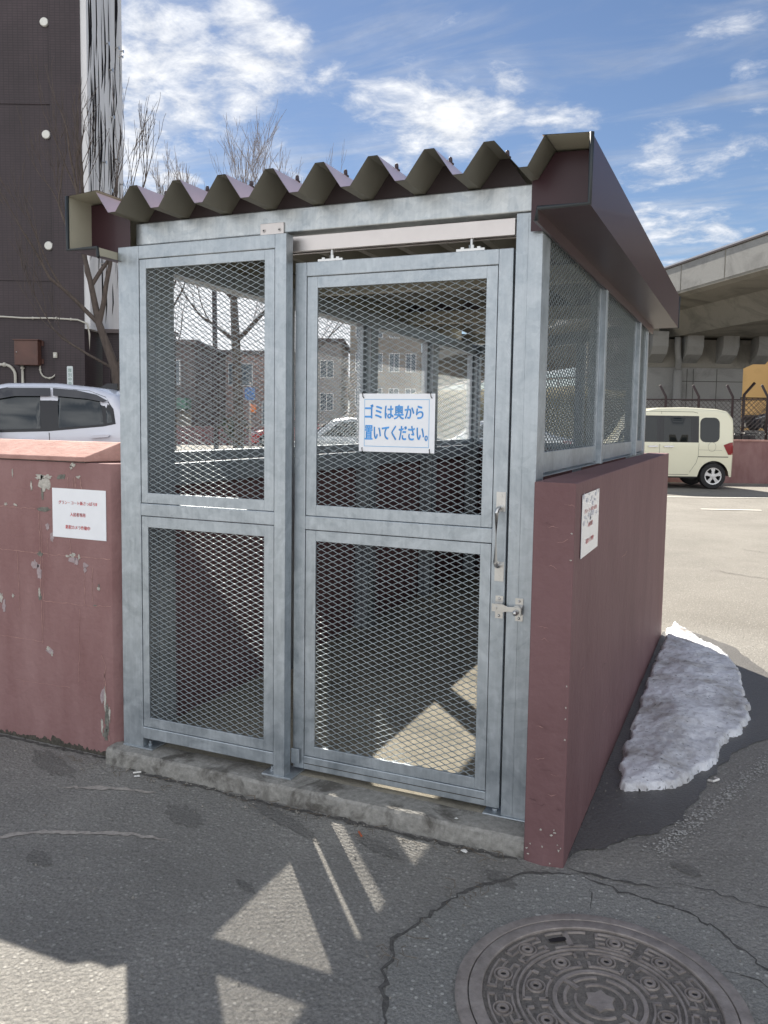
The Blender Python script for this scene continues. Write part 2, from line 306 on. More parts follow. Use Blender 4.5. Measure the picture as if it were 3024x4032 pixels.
def snowmat():
    ma = bpy.data.materials.new('dirty_snow'); ma.use_nodes = True; nt = ma.node_tree; N = nt.nodes.new; L = nt.links.new
    b = nt.nodes['Principled BSDF']; b.inputs['Roughness'].default_value = .55; b.inputs['Subsurface Weight'].default_value = .0
    geo = N('ShaderNodeNewGeometry'); P = geo.outputs['Position']
    def noise(s, d=8, r=.65, ds=0):
        n = N('ShaderNodeTexNoise'); n.inputs['Scale'].default_value = s; n.inputs['Detail'].default_value = d; n.inputs['Roughness'].default_value = r; n.inputs['Distortion'].default_value = ds; L(P, n.inputs[0]); return n.outputs[0]
    rp = N('ShaderNodeValToRGB'); L(noise(3.5, 10, .72, .6), rp.inputs[0])
    e = rp.color_ramp.elements; e[0].position = .28; e[0].color = (.16, .14, .125, 1); e[1].position = .60; e[1].color = (.74, .755, .80, 1)
    k = rp.color_ramp.elements.new(.38); k.color = (.40, .385, .375, 1); k = rp.color_ramp.elements.new(.48); k.color = (.58, .585, .61, 1)
    sp = N('ShaderNodeTexNoise'); sp.inputs['Scale'].default_value = 60; sp.inputs['Detail'].default_value = 4; L(P, sp.inputs[0])
    mr = N('ShaderNodeMapRange'); L(sp.outputs[0], mr.inputs[0]); mr.inputs[1].default_value = .30; mr.inputs[2].default_value = .38; mr.inputs[3].default_value = .35; mr.inputs[4].default_value = 1
    vm = N('ShaderNodeVectorMath'); vm.operation = 'SCALE'; L(rp.outputs[0], vm.inputs[0]); L(mr.outputs[0], vm.inputs['Scale']); L(vm.outputs[0], b.inputs['Base Color'])
    bp = N('ShaderNodeBump'); bp.inputs['Strength'].default_value = .55; bp.inputs['Distance'].default_value = .02; L(noise(22, 8, .62), bp.inputs['Height']); L(bp.outputs[0], b.inputs['Normal'])
    return ma
M['snow'] = snowmat()

# ------------------------------------------------------------------ mesh helpers
class MB:
    def __init__(s): s.v = []; s.f = []; s.m = []; s.cur = 0; s.log = []
    def each(s, name, mats, parent=None, **k):       # every shape added so far becomes an object of its own
        out = []
        for vs, fs, mi in s.log:
            q = MB(); q.add(vs, fs, mi); out.append(q.build(name, mats, parent, **k))
        return out
    def add(s, vs, fs, mi=None):
        vs = list(vs); fs = list(fs); s.log.append((vs, fs, mi)); o = len(s.v); s.v += [tuple(p) for p in vs]
        for f in fs: s.f.append([i + o for i in f]); s.m.append(s.cur if mi is None else mi)
    def box(s, x0, x1, y0, y1, z0, z1, mi=None):
        s.add([(x0, y0, z0), (x1, y0, z0), (x1, y1, z0), (x0, y1, z0), (x0, y0, z1), (x1, y0, z1), (x1, y1, z1), (x0, y1, z1)],
              [(0, 3, 2, 1), (4, 5, 6, 7), (0, 1, 5, 4), (1, 2, 6, 5), (2, 3, 7, 6), (3, 0, 4, 7)], mi)
    def bar(s, p, q, w, h, up=(0, 0, 1), mi=None):     # rectangular bar from p to q
        p, q = Vector(p), Vector(q); d = (q - p).normalized(); u = Vector(up); x = d.cross(u)
        if x.length < 1e-4: x = d.cross(Vector((1, 0, 0)))
        x.normalize(); y = x.cross(d); vs = []
        for c in (p, q):
            for a, b in ((-1, -1), (1, -1), (1, 1), (-1, 1)): vs.append(c + x * (a * w / 2) + y * (b * h / 2))
        s.add(vs, [(0, 1, 2, 3), (7, 6, 5, 4), (0, 4, 5, 1), (1, 5, 6, 2), (2, 6, 7, 3), (3, 7, 4, 0)], mi)
    def prism(s, poly, fn, t0, t1, mi=None):            # 2D polygon extruded; fn(a, b, t) -> xyz
        n = len(poly)
        s.add([fn(a, b, t0) for a, b in poly] + [fn(a, b, t1) for a, b in poly],
              [tuple(range(n)), tuple(range(2 * n - 1, n - 1, -1))] + [(i, i + n, (i + 1) % n + n, (i + 1) % n) for i in range(n)], mi)
    def tube(s, pts, r, n=8, mi=None, cap=True):
        pts = [Vector(p) for p in pts]; rs = r if isinstance(r, (list, tuple)) else [r] * len(pts)
        vs = []; ref = None
        for i, p in enumerate(pts):
            d = (pts[min(i + 1, len(pts) - 1)] - pts[max(i - 1, 0)])
            if d.length < 1e-9: d = Vector((0, 0, 1))
            d.normalize()
            if ref is None: ref = Vector((0, 0, 1)) if abs(d.z) < .9 else Vector((1, 0, 0))
            x = d.cross(ref).normalized(); y = x.cross(d); ref = -y if False else y if False else ref
            for k in range(n):
                a = 2 * math.pi * k / n; vs.append(p + (x * math.cos(a) + y * math.sin(a)) * rs[i])
        fs = [(i * n + k, i * n + (k + 1) % n, (i + 1) * n + (k + 1) % n, (i + 1) * n + k) for i in range(len(pts) - 1) for k in range(n)]
        if cap: fs += [tuple(range(n - 1, -1, -1)), tuple(range((len(pts) - 1) * n, len(pts) * n))]
        s.add(vs, fs, mi)
    def cyl(s, p, q, r, n=16, mi=None): s.tube([p, q], r, n, mi)
    def lathe(s, prof, c, ax=(0, 0, 1), n=32, mi=None):
        ax = Vector(ax).normalized(); x = ax.cross(Vector((0, 0, 1)) if abs(ax.z) < .9 else Vector((1, 0, 0))).normalized(); y = ax.cross(x); c = Vector(c)
        vs = [c + ax * h + (x * math.cos(2 * math.pi * k / n) + y * math.sin(2 * math.pi * k / n)) * r for r, h in prof for k in range(n)]
        fs = [(i * n + k, i * n + (k + 1) % n, (i + 1) * n + (k + 1) % n, (i + 1) * n + k) for i in range(len(prof) - 1) for k in range(n)]
        s.add(vs, fs, mi)
    def sphere(s, c, r, n=10, mi=None, sc=(1, 1, 1)):
        prof = [(max(1e-4, r * math.sin(math.pi * i / n)), -r * math.cos(math.pi * i / n)) for i in range(n + 1)]
        o = len(s.v); s.lathe(prof, (0, 0, 0), n=n * 2, mi=mi)
        for i in range(o, len(s.v)): s.v[i] = tuple(s.v[i][k] * sc[k] + c[k] for k in range(3))
    def build(s, name, mats, parent=None, smooth=False, bevel=0, local=None, auto=None):
        me = bpy.data.meshes.new(name)
        inv = WM[parent.name].inverted() if (parent and local is None) else None
        vs = [inv @ Vector(p) for p in s.v] if inv is not None else s.v
        me.from_pydata([tuple(v) for v in vs], [], s.f)
        if not isinstance(mats, (list, tuple)): mats = [mats]
        for ma in mats: me.materials.append(ma)
        me.polygons.foreach_set('material_index', s.m)
        if smooth: me.polygons.foreach_set('use_smooth', [True] * len(s.f))
        me.update()
        if auto: me.set_sharp_from_angle(angle=R(auto))
        o = bpy.data.objects.new(name, me); COL.objects.link(o)
        WM[o.name] = WM[parent.name].copy() if parent else Matrix.Identity(4)
        if parent: o.parent = parent
        if bevel:
            b = o.modifiers.new('bevel', 'BEVEL'); b.width = bevel; b.segments = 2; b.limit_method = 'ANGLE'; b.angle_limit = R(40)
        return o
WM = {}
def tag(o, label=None, cat=None, group=None, kind=None):
    if label: o['label'] = label
    if cat: o['category'] = cat
    if group: o['group'] = group
    if kind: o['kind'] = kind
    return o
def thing(name, label, cat, loc=(0, 0, 0), rz=0, group=None):
    o = bpy.data.objects.new(name, None); COL.objects.link(o); o.location = loc; o.rotation_euler = (0, 0, rz); o.empty_display_size = .2
    WM[o.name] = Matrix.Translation(loc) @ Matrix.Rotation(rz, 4, 'Z')
    return tag(o, label, cat, group)
def structure(name, mb, m, **k): return tag(mb.build(name, m, **k), kind='structure')
def dup(o, parent=None):
    c = o.copy(); COL.objects.link(c)
    if parent: c.parent = parent
    for ch in list(o.children): dup(ch, c)
    return c
def text_mesh(mb, body, height, place, spacing=1.0, width=None, align='CENTER', mi=None, vertical=False, thick=0.0):
    """lettering as flat mesh; place(u, v) -> world, u,v measured from the centre of the line"""
    cu = bpy.data.curves.new('lettering', 'FONT'); cu.body = body; cu.size = 1.0; cu.resolution_u = 3; cu.space_character = spacing
    ob = bpy.data.objects.new('lettering', cu); COL.objects.link(ob)
    dg = bpy.context.evaluated_depsgraph_get(); me = bpy.data.meshes.new_from_object(ob.evaluated_get(dg))
    vs = [v.co.copy() for v in me.vertices]; fs = [tuple(p.vertices) for p in me.polygons]
    bpy.data.objects.remove(ob); bpy.data.curves.remove(cu); bpy.data.meshes.remove(me)
    if not vs: return
    x0 = min(v.x for v in vs); x1 = max(v.x for v in vs); y0 = min(v.y for v in vs); y1 = max(v.y for v in vs)
    sy = height / (y1 - y0); sx = (width / (x1 - x0)) if width else sy
    mb.add([place((v.x - (x0 + x1) / 2) * sx, (v.y - (y0 + y1) / 2) * sy) for v in vs], fs, mi)
def blob(rx, rz, n=14, jag=.3, seed=None):
    rnd = random.Random(seed); out = []
    for i in range(n):
        a = 2 * math.pi * i / n; k = 1 + rnd.uniform(-jag, jag); out.append((rx * math.cos(a) * k, rz * math.sin(a) * k))
    return out
def smooth(a, b, x):
    t = max(0, min(1, (x - a) / (b - a))); return t * t * (3 - 2 * t)

# ------------------------------------------------------------------ ground
G0 = -0.07
def gz(x, y):
    z = G0 + .1 * smooth(6, 18, y)
    z += .36 * smooth(-.7, -3.2, x) * smooth(.3, 2.2, y) * smooth(16, 10, y)
    return z
def grid(xs, ys, fn, mb, mi=None):
    n = len(xs); mb.add([(x, y, fn(x, y)) for y in ys for x in xs], [(j * n + i, j * n + i + 1, (j + 1) * n + i + 1, (j + 1) * n + i) for j in range(len(ys) - 1) for i in range(n - 1)], mi)
def lin(a, b, n): return [a + (b - a) * i / n for i in range(n + 1)]
mb = MB()
xs = [-400, -150, -60, -30] + lin(-16, -3.4, 14) + lin(-3.1, .3, 17) + lin(1, 30, 14) + [60, 150, 400]
ys = [-200, -60, -20] + lin(-8, 0, 16) + lin(.25, 3, 12) + lin(3.5, 24, 24) + [40, 80, 160, 400, 900]
grid(xs, ys, gz, mb)
structure('ground', mb, M['asphalt'])
# ------------------------------------------------------------------ plinth under the shelter
mb = MB()
def front(x): return -.062 + .006 * mnoise.noise(Vector((x * 9, 0, 1))) + .004 * mnoise.noise(Vector((x * 40, 0, 5)))
xs = lin(-.045, 1.783, 110); prof = [(0, G0 - .08), (0, G0 + .03), (.003, -.012), (.012, -.002), (.05, 0.0), (.12, .0)]
vs = []; 
for x in xs:
    f0 = front(x)
    for k, (dy, z) in enumerate(prof): vs.append((x, f0 + dy + (.004 * mnoise.noise(Vector((x * 25, z * 25, k))) if 0 < k < 4 else 0), z + (.0025 * mnoise.noise(Vector((x * 14, dy * 30, 9))) if k > 1 else 0)))
P = len(prof)
mb.add(vs, [(i * P + k, (i + 1) * P + k, (i + 1) * P + k + 1, i * P + k + 1) for i in range(len(xs) - 1) for k in range(P - 1)])
structure('concrete_plinth', mb, M['plinth'])
mb = MB(); mb.prism([(-.045, .056), (1.783, .056), (1.783, 3.27), (-.045, 4.84)], lambda a, b, t: (a, b, t), -.15, -.001)
structure('floor_slab', mb, M['slab'])

# ------------------------------------------------------------------ low block walls
# left wall with coping
lw = thing('parapet_wall', 'wine red block wall with peeling paint left of the shelter', 'wall', (-.4, .1, G0))
mb = MB()
mb.prism([(-9, 0), (-.055, 0), (-.012, .045), (-.012, .19), (-9, .19)], lambda a, b, t: (a, b, t), -.35, 1.215)
mb.build('wall_face', M['paint'], lw, bevel=.004)
mb = MB()
# coping with a sloping front top, mitred end
c0 = [(-9, -.012, 1.221), (-.150, -.012, 1.221), (-.150, .20, 1.221), (-9, .20, 1.221), (-9, -.012, 1.236), (-.175, -.012, 1.236), (-.120, .15, 1.297), (-.120, .20, 1.297), (-9, .15, 1.297), (-9, .20, 1.297)]
mb.add([(-9, -.014, 1.219), (-.178, -.014, 1.219), (-.105, .13, 1.219), (-.105, .20, 1.219), (-9, .20, 1.219), (-9, -.014, 1.238), (-.182, -.014, 1.238), (-.112, .13, 1.300), (-.112, .20, 1.300), (-9, .13, 1.300), (-9, .20, 1.300)],
       [(4, 3, 2, 1, 0), (0, 1, 6, 5), (1, 2, 7, 6), (2, 3, 8, 7), (5, 6, 7, 9), (9, 7, 8, 10), (3, 4, 10, 8), (0, 5, 9, 10, 4)])
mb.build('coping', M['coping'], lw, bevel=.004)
# peeled spots, cracks and drip lines on the face
def decal(mbx, x, z, rx, rz, seed, y=-.0025, jag=.35, n=16):
    pts = blob(rx, rz, n, jag, seed); mbx.add([(x + a, y, z + b) for a, b in pts] + [(x + a * 1.02, .001, z + b * 1.02) for a, b in pts], [tuple(range(n))] + [(i, i + n, (i + 1) % n + n, (i + 1) % n) for i in range(n)])
pale = MB(); dark = MB(); lil = MB(); lines = []; moss = MB()
for i, (x, z, rx, rz) in enumerate([(-.430, 1.118, .028, .034), (-.455, 1.143, .024, .012), (-.405, 1.147, .016, .008), (-.664, 1.012, .008, .006), (-.605, 1.011, .010, .005), (-.270, .806, .014, .009), (-.300, .801, .010, .005), (-.235, .803, .006, .012),
      (-.631, .591, .007, .008), (-.706, .575, .012, .02), (-.261, 1.203, .016, .008), (-.272, 1.192, .006, .008), (-.127, .672, .007, .008), (-.232, 1.152, .012, .006), (-.618, 1.155, .003, .016), (-.505, 1.10, .004, .02), (-.470, .625, .006, .018), (-.425, .372, .010, .008), (-.402, .352, .006, .010), (-.100, .175, .006, .05), (-.118, .06, .005, .03), (-.075, .12, .005, .03)]):
    decal(pale, x, z, rx, rz, i, n=18, jag=.45)
for i, (x, z, rx, rz) in enumerate([(-.462, .798, .016, .010), (-.430, 1.000, .042, .009), (-.468, .606, .010, .022), (-.440, 1.075, .008, .03), (-.330, 1.15, .025, .012), (-.09, .11, .012, .075), (-.126, .683, .003, .008), (-.150, .596, .010, .003), (-.098, .03, .012, .03)]):
    decal(dark, x, z, rx, rz, 40 + i, y=-.0018)
for i, (x, z, rx, rz) in enumerate([(-.494, .745, .020, .020), (-.470, .715, .016, .028), (-.272, .786, .020, .012), (-.250, .780, .012, .016), (-.198, .768, .014, .011), (-.200, .748, .008, .012), (-.414, .925, .010, .016), (-.389, .880, .010, .020), (-.690, .54, .010, .03), (-.412, .362, .022, .012), (-.110, .2, .012, .03)]):
    decal(lil, x, z, rx, rz, 70 + i, y=-.0022)
def wline(mbx, pts, w, seed, y=-.0015):
    rnd = random.Random(seed); P = []
    for (x0, z0), (x1, z1) in zip(pts, pts[1:]):
        k = max(3, int(math.hypot(x1 - x0, z1 - z0) / .02))
        for i in range(k): t = i / k; P.append((x0 + (x1 - x0) * t + rnd.uniform(-1, 1) * .003, z0 + (z1 - z0) * t + rnd.uniform(-1, 1) * .003))
    P.append(pts[-1])
    for i in range(len(P) - 1):
        (a, b), (c, d) = P[i], P[i + 1]; L = math.hypot(c - a, d - b) or 1; nx, nz = -(d - b) / L, (c - a) / L; h = w * rnd.uniform(.4, 1.1) / 2
        mbx.add([(a - nx * h, y, b - nz * h), (c - nx * h, y, d - nz * h), (c + nx * h, y, d + nz * h), (a + nx * h, y, b + nz * h)], [(0, 1, 2, 3)])
for i, (p, w) in enumerate([([(-2, 1.0), (-.701, 1.0), (-.483, 1.0)], .003), ([(-2.2, .80), (-.708, .802), (-.47, .80), (-.06, .806)], .0035), ([(-.45, .587), (-.18, .592), (-.06, .600)], .0025), ([(-.463, .99), (-.459, .6), (-.458, .393)], .004), ([(-.452, .95), (-.447, .70), (-.446, .45)], .0025),
      ([(-.205, .748), (-.209, .576)], .003), ([(-.16, .758), (-.163, .607)], .003), ([(-.236, .573), (-.247, .243)], .0025), ([(-.415, .87), (-.412, .78)], .003), ([(-.29, 1.15), (-.29, 1.105)], .004), ([(-.252, 1.15), (-.25, 1.105)], .006), ([(-.262, 1.15), (-.262, 1.105)], .004), ([(-.222, 1.15), (-.212, 1.10)], .006), ([(-.285, .875), (-.28, .80)], .004),
      ([(-.60, .80), (-.59, .50)], .003), ([(-.104, .31), (-.078, .0)], .004), ([(-.115, .38), (-.09, .33), (-.11, .25)], .003), ([(-2.4, .40), (-1.2, .395), (-.45, .40)], .003), ([(-1.1, 1.1), (-1.1, .5)], .003), ([(-.64, .2), (-.3, .21)], .002)]):
    line = MB(); lines.append(line); wline(line, p, w, i)
for i in range(60):
    x = -1.6 + 1.53 * i / 60; decal(moss, x, G0, .022, .012 + .03 * max(0, mnoise.noise(Vector((x * 4, 0, 0)))) + random.random() * .012, 200 + i, y=-.001 - i * 1e-5, n=14, jag=.5)
pale.each('paint_peel', M['peel'], lw); dark.each('spalled_spot', M['peel_dark'], lw); lil.each('undercoat_spot', M['peel_lilac'], lw)
for q in lines: q.build('hairline_crack', M['crack_line'], lw)
moss.build('moss_line', M['moss'], lw)
# dark gap under coping
mb = MB(); mb.box(-9, -.19, -.004, .02, 1.2155, 1.2185); mb.build('mortar_gap', M['tar'], lw)

# right wall
rw = thing('block_wall', 'smooth wine red block wall along the right side of the shelter', 'wall', (1.85, 1.6, G0))
mb = MB()
ysr = lin(-.066, 3.30, 90); zsr = lin(-.3, 1.222, 40)
def wob(y, z, s): return .0022 * mnoise.noise(Vector((y * 3.1, z * 3.1, s))) + .0011 * mnoise.noise(Vector((y * 14, z * 14, s)))
def sheet(xf, us, vv, fn):
    n = len(us); mb.add([fn(u, v) for v in vv for u in us], [(j * n + i, j * n + i + 1, (j + 1) * n + i + 1, (j + 1) * n + i) for j in range(len(vv) - 1) for i in range(n - 1)])
sheet(0, ysr, zsr, lambda u, v: (1.920 + (wob(u, v, 2) if -.066 < u < 3.3 and v < 1.222 else 0), u, v))
sheet(0, lin(1.784, 1.920, 8), zsr, lambda u, v: (u, -.066 + (wob(u, v, 5) * 1.6 if 1.784 < u < 1.92 and v < 1.222 else 0) - .012 * smooth(0, -.07, v) * (1 - abs(u - 1.852) / .07), v))
sheet(0, ysr, lin(0, 1, 6), lambda u, v: (1.920 - .136 * v, u, 1.222))
sheet(0, ysr, zsr, lambda u, v: (1.784, u, v)); 
sheet(0, lin(1.784, 1.92, 4), zsr, lambda u, v: (u, 3.30, v))
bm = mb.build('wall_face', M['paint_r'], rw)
bmm = bmesh.new(); bmm.from_mesh(bm.data); bmesh.ops.remove_doubles(bmm, verts=bmm.verts, dist=.0005); bmesh.ops.recalc_face_normals(bmm, faces=bmm.faces); bmm.to_mesh(bm.data); bmm.free()
bv = bm.modifiers.new('bevel', 'BEVEL'); bv.width = .004; bv.segments = 2; bv.angle_limit = R(50)

# trowel marks, scuffs and chips on the right wall
def face_line(fn, pts, w, seed):
    rnd = random.Random(seed); P = []; mbx = MB()
    for (u0, v0), (u1, v1) in zip(pts, pts[1:]):
        k = max(3, int(math.hypot(u1 - u0, v1 - v0) / .012))
        for i in range(k): t = i / k; P.append((u0 + (u1 - u0) * t + rnd.gauss(0, .0015), v0 + (v1 - v0) * t + rnd.gauss(0, .0015)))
    P.append(pts[-1]); vs = []; n = len(P)
    for i, (u, v) in enumerate(P):
        a = P[max(0, i - 1)]; b = P[min(n - 1, i + 1)]; L = math.hypot(b[0] - a[0], b[1] - a[1]) or 1; h = w / 2 * rnd.uniform(.3, 1.2) * min(1, (i + .4) / 3, (n - i) / 3)
        nu, nv = -(b[1] - a[1]) / L * h, (b[0] - a[0]) / L * h
        vs += [fn(u - nu, v - nv), fn(u + nu, v + nv)]
    mbx.add(vs, [(2 * i, 2 * i + 1, 2 * i + 3, 2 * i + 2) for i in range(n - 1)]); return mbx
endf = lambda u, v: (u, -.0695 - .012 * smooth(0, -.07, v), v)
outf = lambda u, v: (1.9238, u, v)
rnd = random.Random(31)
for i in range(16):
    u = rnd.uniform(1.795, 1.89); v = rnd.uniform(.02, 1.18); L = rnd.uniform(.012, .05); face_line(endf, [(u, v), (u + L * .5, v + rnd.gauss(0, .004)), (min(1.917, u + L), v + rnd.gauss(0, .008))], .0022, i).build('trowel_mark', M['crack_line'] if i % 3 else M['trowel_dark'], rw)
for i in range(26):
    u = rnd.uniform(.0, 3.1); v = rnd.uniform(.0, 1.15); L = rnd.uniform(.03, .22)
    pts = [(u, v), (u + rnd.gauss(0, .004), v - L * .5), (u + rnd.gauss(0, .006), v - L)] if i % 2 else [(u, v), (u + L * .5, v + rnd.gauss(0, .005)), (u + L, v + rnd.gauss(0, .008))]
    face_line(outf, pts, .0028, 50 + i).build('scuff_mark', M['trowel_dark'] if i % 3 else M['crack_line'], rw)
chip = MB()
for i in range(18):
    v = rnd.uniform(-.06, .06) if i < 12 else rnd.uniform(.1, 1.1); u = rnd.uniform(1.79, 1.91) if i < 12 else 1.912
    p = blob(rnd.uniform(.002, .005), rnd.uniform(.002, .004), 8, .5, i); chip.add([(u + a, endf(u, v)[1] - .0005, v + b) for a, b in p], [tuple(range(8))])
chip.each('paint_chip', M['peel'], rw)

# inner wall on the left and back
iw = thing('inner_block_wall', 'dark red low block wall behind the mesh inside the shelter', 'wall', (-.05, 2.5, G0))
mb = MB(); mb.prism([(-.16, .2), (-.004, .2), (-.004, 4.78), (-.16, 4.95)], lambda a, b, t: (a, b, t), -.2, 1.213)
mb.prism([(-.004, 4.78), (1.76, 3.27), (1.78, 3.45), (-.16, 4.95)], lambda a, b, t: (a, b, t), -.2, 1.213)
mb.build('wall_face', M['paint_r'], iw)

# ------------------------------------------------------------------ waste shelter
sh = thing('waste_shelter', 'galvanised steel mesh waste shelter with dark brown folded roof', 'shelter', (.88, 1.6, 0))
def frame(mb, fn, u0, u1, v0, v1, w, t0, t1, wb=None, wt=None, wl=None, wr=None):
    """picture-frame of four butted bars; fn(u, v, t)"""
    wb = wb or w; wt = wt or w; wl = wl or w; wr = wr or w
    def bx(a, b, c, d):
        mb.prism([(a, c), (b, c), (b, d), (a, d)], fn, t0, t1)
    bx(u0, u0 + wl, v0, v1); bx(u1 - wr, u1, v0, v1); bx(u0 + wl, u1 - wr, v0, v0 + wb); bx(u0 + wl, u1 - wr, v1 - wt, v1)
def mesh_fill(mb, fn, u0, u1, v0, v1, lw=.0508, sw=.0222, hw=.00095, dep=.0022):
    """expanded metal: zig-zag strands; fn(u, v, t) with t = depth"""
    nu = max(2, round((u1 - u0) / (lw / 2))); hu = (u1 - u0) / nu
    nv = max(2, round((v1 - v0) / (sw / 2))); hv = (v1 - v0) / nv
    bond = .10 * hu
    for j in range(nv + 1):
        vc = v0 + j * hv; pl = []
        for i in range(nu + 1):
            up = 1 if (i + j) % 2 == 0 else -1; u = u0 + i * hu; v = vc + up * (hv / 2 - hw * .6)
            for du in (-bond, bond):
                uu = min(u1, max(u0, u + du)); pl.append((uu, min(v1, max(v0, v)), up))
        vs = []
        for (u, v, up) in pl:
            vs += [fn(u, v - hw - .0004, -dep / 2), fn(u, v + hw - .0004, -dep / 2), fn(u, v + hw + .0004, dep / 2), fn(u, v - hw + .0004, dep / 2)]
        fs = []
        for i in range(len(pl) - 1):
            a = i * 4
            for k in range(4): fs.append((a + k, a + 4 + k, a + 4 + (k + 1) % 4, a + (k + 1) % 4))
        mb.add(vs, fs)
FX = lambda y0: (lambda u, v, t: (u, y0 + t, v))

# front fixed panel
def fixed_panel():
    mb = MB()
    mb.box(0, .105, 0, .10, .006, 2.109)                       # left post
    mb.box(.751, .801, 0, .051, .006, 2.109)                   # right stile
    mb.box(.105, .751, 0, .051, 2.056, 2.109); mb.box(.105, .751, 0, .051, 1.004, 1.056); mb.box(.105, .751, 0, .051, .047, .097)
    p = mb.build('fixed_panel', M['galv'], sh, bevel=.0025)
    mb = MB()
    frame(mb, FX(.003), .1075, .7485, 1.0585, 2.0535, .0, 0, .009, .042, .037, .032, .044)
    frame(mb, FX(.003), .1075, .7485, .0995, 1.0015, .0, 0, .009, .041, .045, .032, .044)
    mb.build('inset_frame', M['galv'], p, bevel=.0012)
    mb = MB(); mesh_fill(mb, FX(.0145), .135, .71, 1.095, 2.02); mesh_fill(mb, FX(.0145), .135, .71, .135, .96)
    mb.build('expanded_mesh', M['strand'], p)
    for x0, x1 in ((-.0, .155), (.70, .835)):
        mb = MB(); mb.box(x0, x1, -.004, .11, .0, .007)
        bx = x1 - .035 if x0 < .3 else x0 + .03
        mb.tube([(bx, .03, .007), (bx, .03, .016)], .011, 6); mb.tube([(bx, .03, .016), (bx, .03, .028)], .006, 8)
        mb.build('base_plate', M['galv'], p, bevel=.001)
    mb = MB(); mb.box(.802, .838, .052, .06, .045, .105); mb.build('guide_bracket', M['galv'], p, bevel=.0015)
    return p
fixed_panel()

# sliding door
def sliding_door():
    Y = .068
    mb = MB()
    mb.box(.801, .850, Y, Y + .05, .023, 2.010); mb.box(1.605, 1.657, Y, Y + .05, .023, 2.010)
    mb.box(.850, 1.605, Y, Y + .05, 1.957, 2.010); mb.box(.850, 1.605, Y, Y + .05, .987, 1.040); mb.box(.850, 1.605, Y, Y + .05, .023, .076)
    d = mb.build('sliding_door', M['galv'], sh, bevel=.0025)
    mb = MB()
    frame(mb, FX(Y + .003), .8525, 1.6025, 1.0425, 1.9545, 0, 0, .009, .042, .042, .044, .040)
    frame(mb, FX(Y + .003), .8525, 1.6025, .0785, .9845, 0, 0, .009, .041, .041, .044, .040)
    mb.build('inset_frame', M['galv'], d, bevel=.0012)
    mb = MB(); mesh_fill(mb, FX(Y + .0145), .89, 1.57, 1.08, 1.92); mesh_fill(mb, FX(Y + .0145), .89, 1.57, .115, .95)
    mb.build('expanded_mesh', M['strand'], d)
    # bottom guide channel line
    mb = MB(); mb.box(.852, 1.60, Y - .0015, Y, .046, .0485); mb.build('guide_slot', M['gap'], d)
    # handle
    mb = MB(); hx = 1.636
    for z0, z1 in ((1.103, 1.172), (.855, .925)):
        mb.box(hx - .0165, hx + .0165, Y - .004, Y, z0, z1)
    for z in (1.158, 1.137, .893, .871): mb.cyl((hx, Y - .004, z), (hx, Y - .0055, z), .006, 12)
    H = [(hx, Y - .004, 1.117), (hx, Y - .022, 1.117)]
    for k in range(7): a = k / 6 * math.pi / 2; H.append((hx - .005 * (k / 6), Y - .022 - .016 * math.sin(a), 1.117 - .016 * (1 - math.cos(a))))
    for k in range(7): a = k / 6 * math.pi / 2; H.append((hx - .005 + .005 * (k / 6) * 1, Y - .038 + .016 * (1 - math.cos(a)), .927 - .016 * math.sin(a)))
    H += [(hx, Y - .004, .911)]
    mb.tube(H, .0075, 14)
    mb.build('handle', M['stainless'], d, smooth=True, auto=40, bevel=0)
    # latch
    mb = MB(); Yl = Y
    for x0, yy in ((1.625, Y), (1.700, .057)):
        w = .028
        mb.box(x0, x0 + w, yy - .003, yy, .722, .745); mb.box(x0, x0 + w, yy - .003, yy, .781, .803)
        mb.prism([(.745, 0), (.751, .012), (.775, .012), (.781, 0), (.781, .003), (.777, .015), (.749, .015), (.745, .003)], lambda a, b, t: (t, yy - b, a), x0, x0 + w)
        for z in (.732, .793): mb.sphere((x0 + w / 2, yy - .003, z), .005, 6)
    mb.prism([(1.620, .752), (1.660, .752), (1.678, .756), (1.720, .756), (1.724, .770), (1.700, .774), (1.678, .772), (1.660, .779), (1.620, .779)], lambda a, b, t: (a, t, b), .057 - .020, .057 - .016)
    mb.cyl((1.633, .037, .765), (1.633, .032, .765), .006, 12); mb.cyl((1.712, .041, .762), (1.712, .022, .758), .005, 12); mb.sphere((1.709, .020, .757), .010, 8)
    mb.prism([(1.708, .745), (1.726, .745), (1.726, .772), (1.718, .776), (1.708, .772)], lambda a, b, t: (a, t, b), .030, .036)
    mb.build('latch', M['stainless'], d, smooth=True, auto=40)
    # roller hangers
    for x in (.947, 1.499):
        mb = MB(); mb.box(x - .052, x + .052, Y - .004 + .01, Y + .04, 2.010, 2.019)
        mb.box(x - .036, x - .024, Y + .008, Y + .03, 2.019, 2.025); mb.box(x + .024, x + .036, Y + .008, Y + .03, 2.019, 2.025)
        mb.tube([(x, Y + .022, 2.019), (x, Y + .022, 2.033)], .0105, 6); mb.tube([(x, Y + .022, 2.033), (x, Y + .022, 2.062)], .006, 10)
        mb.build('roller_hanger', M['stainless'], d)
    return d
sliding_door()

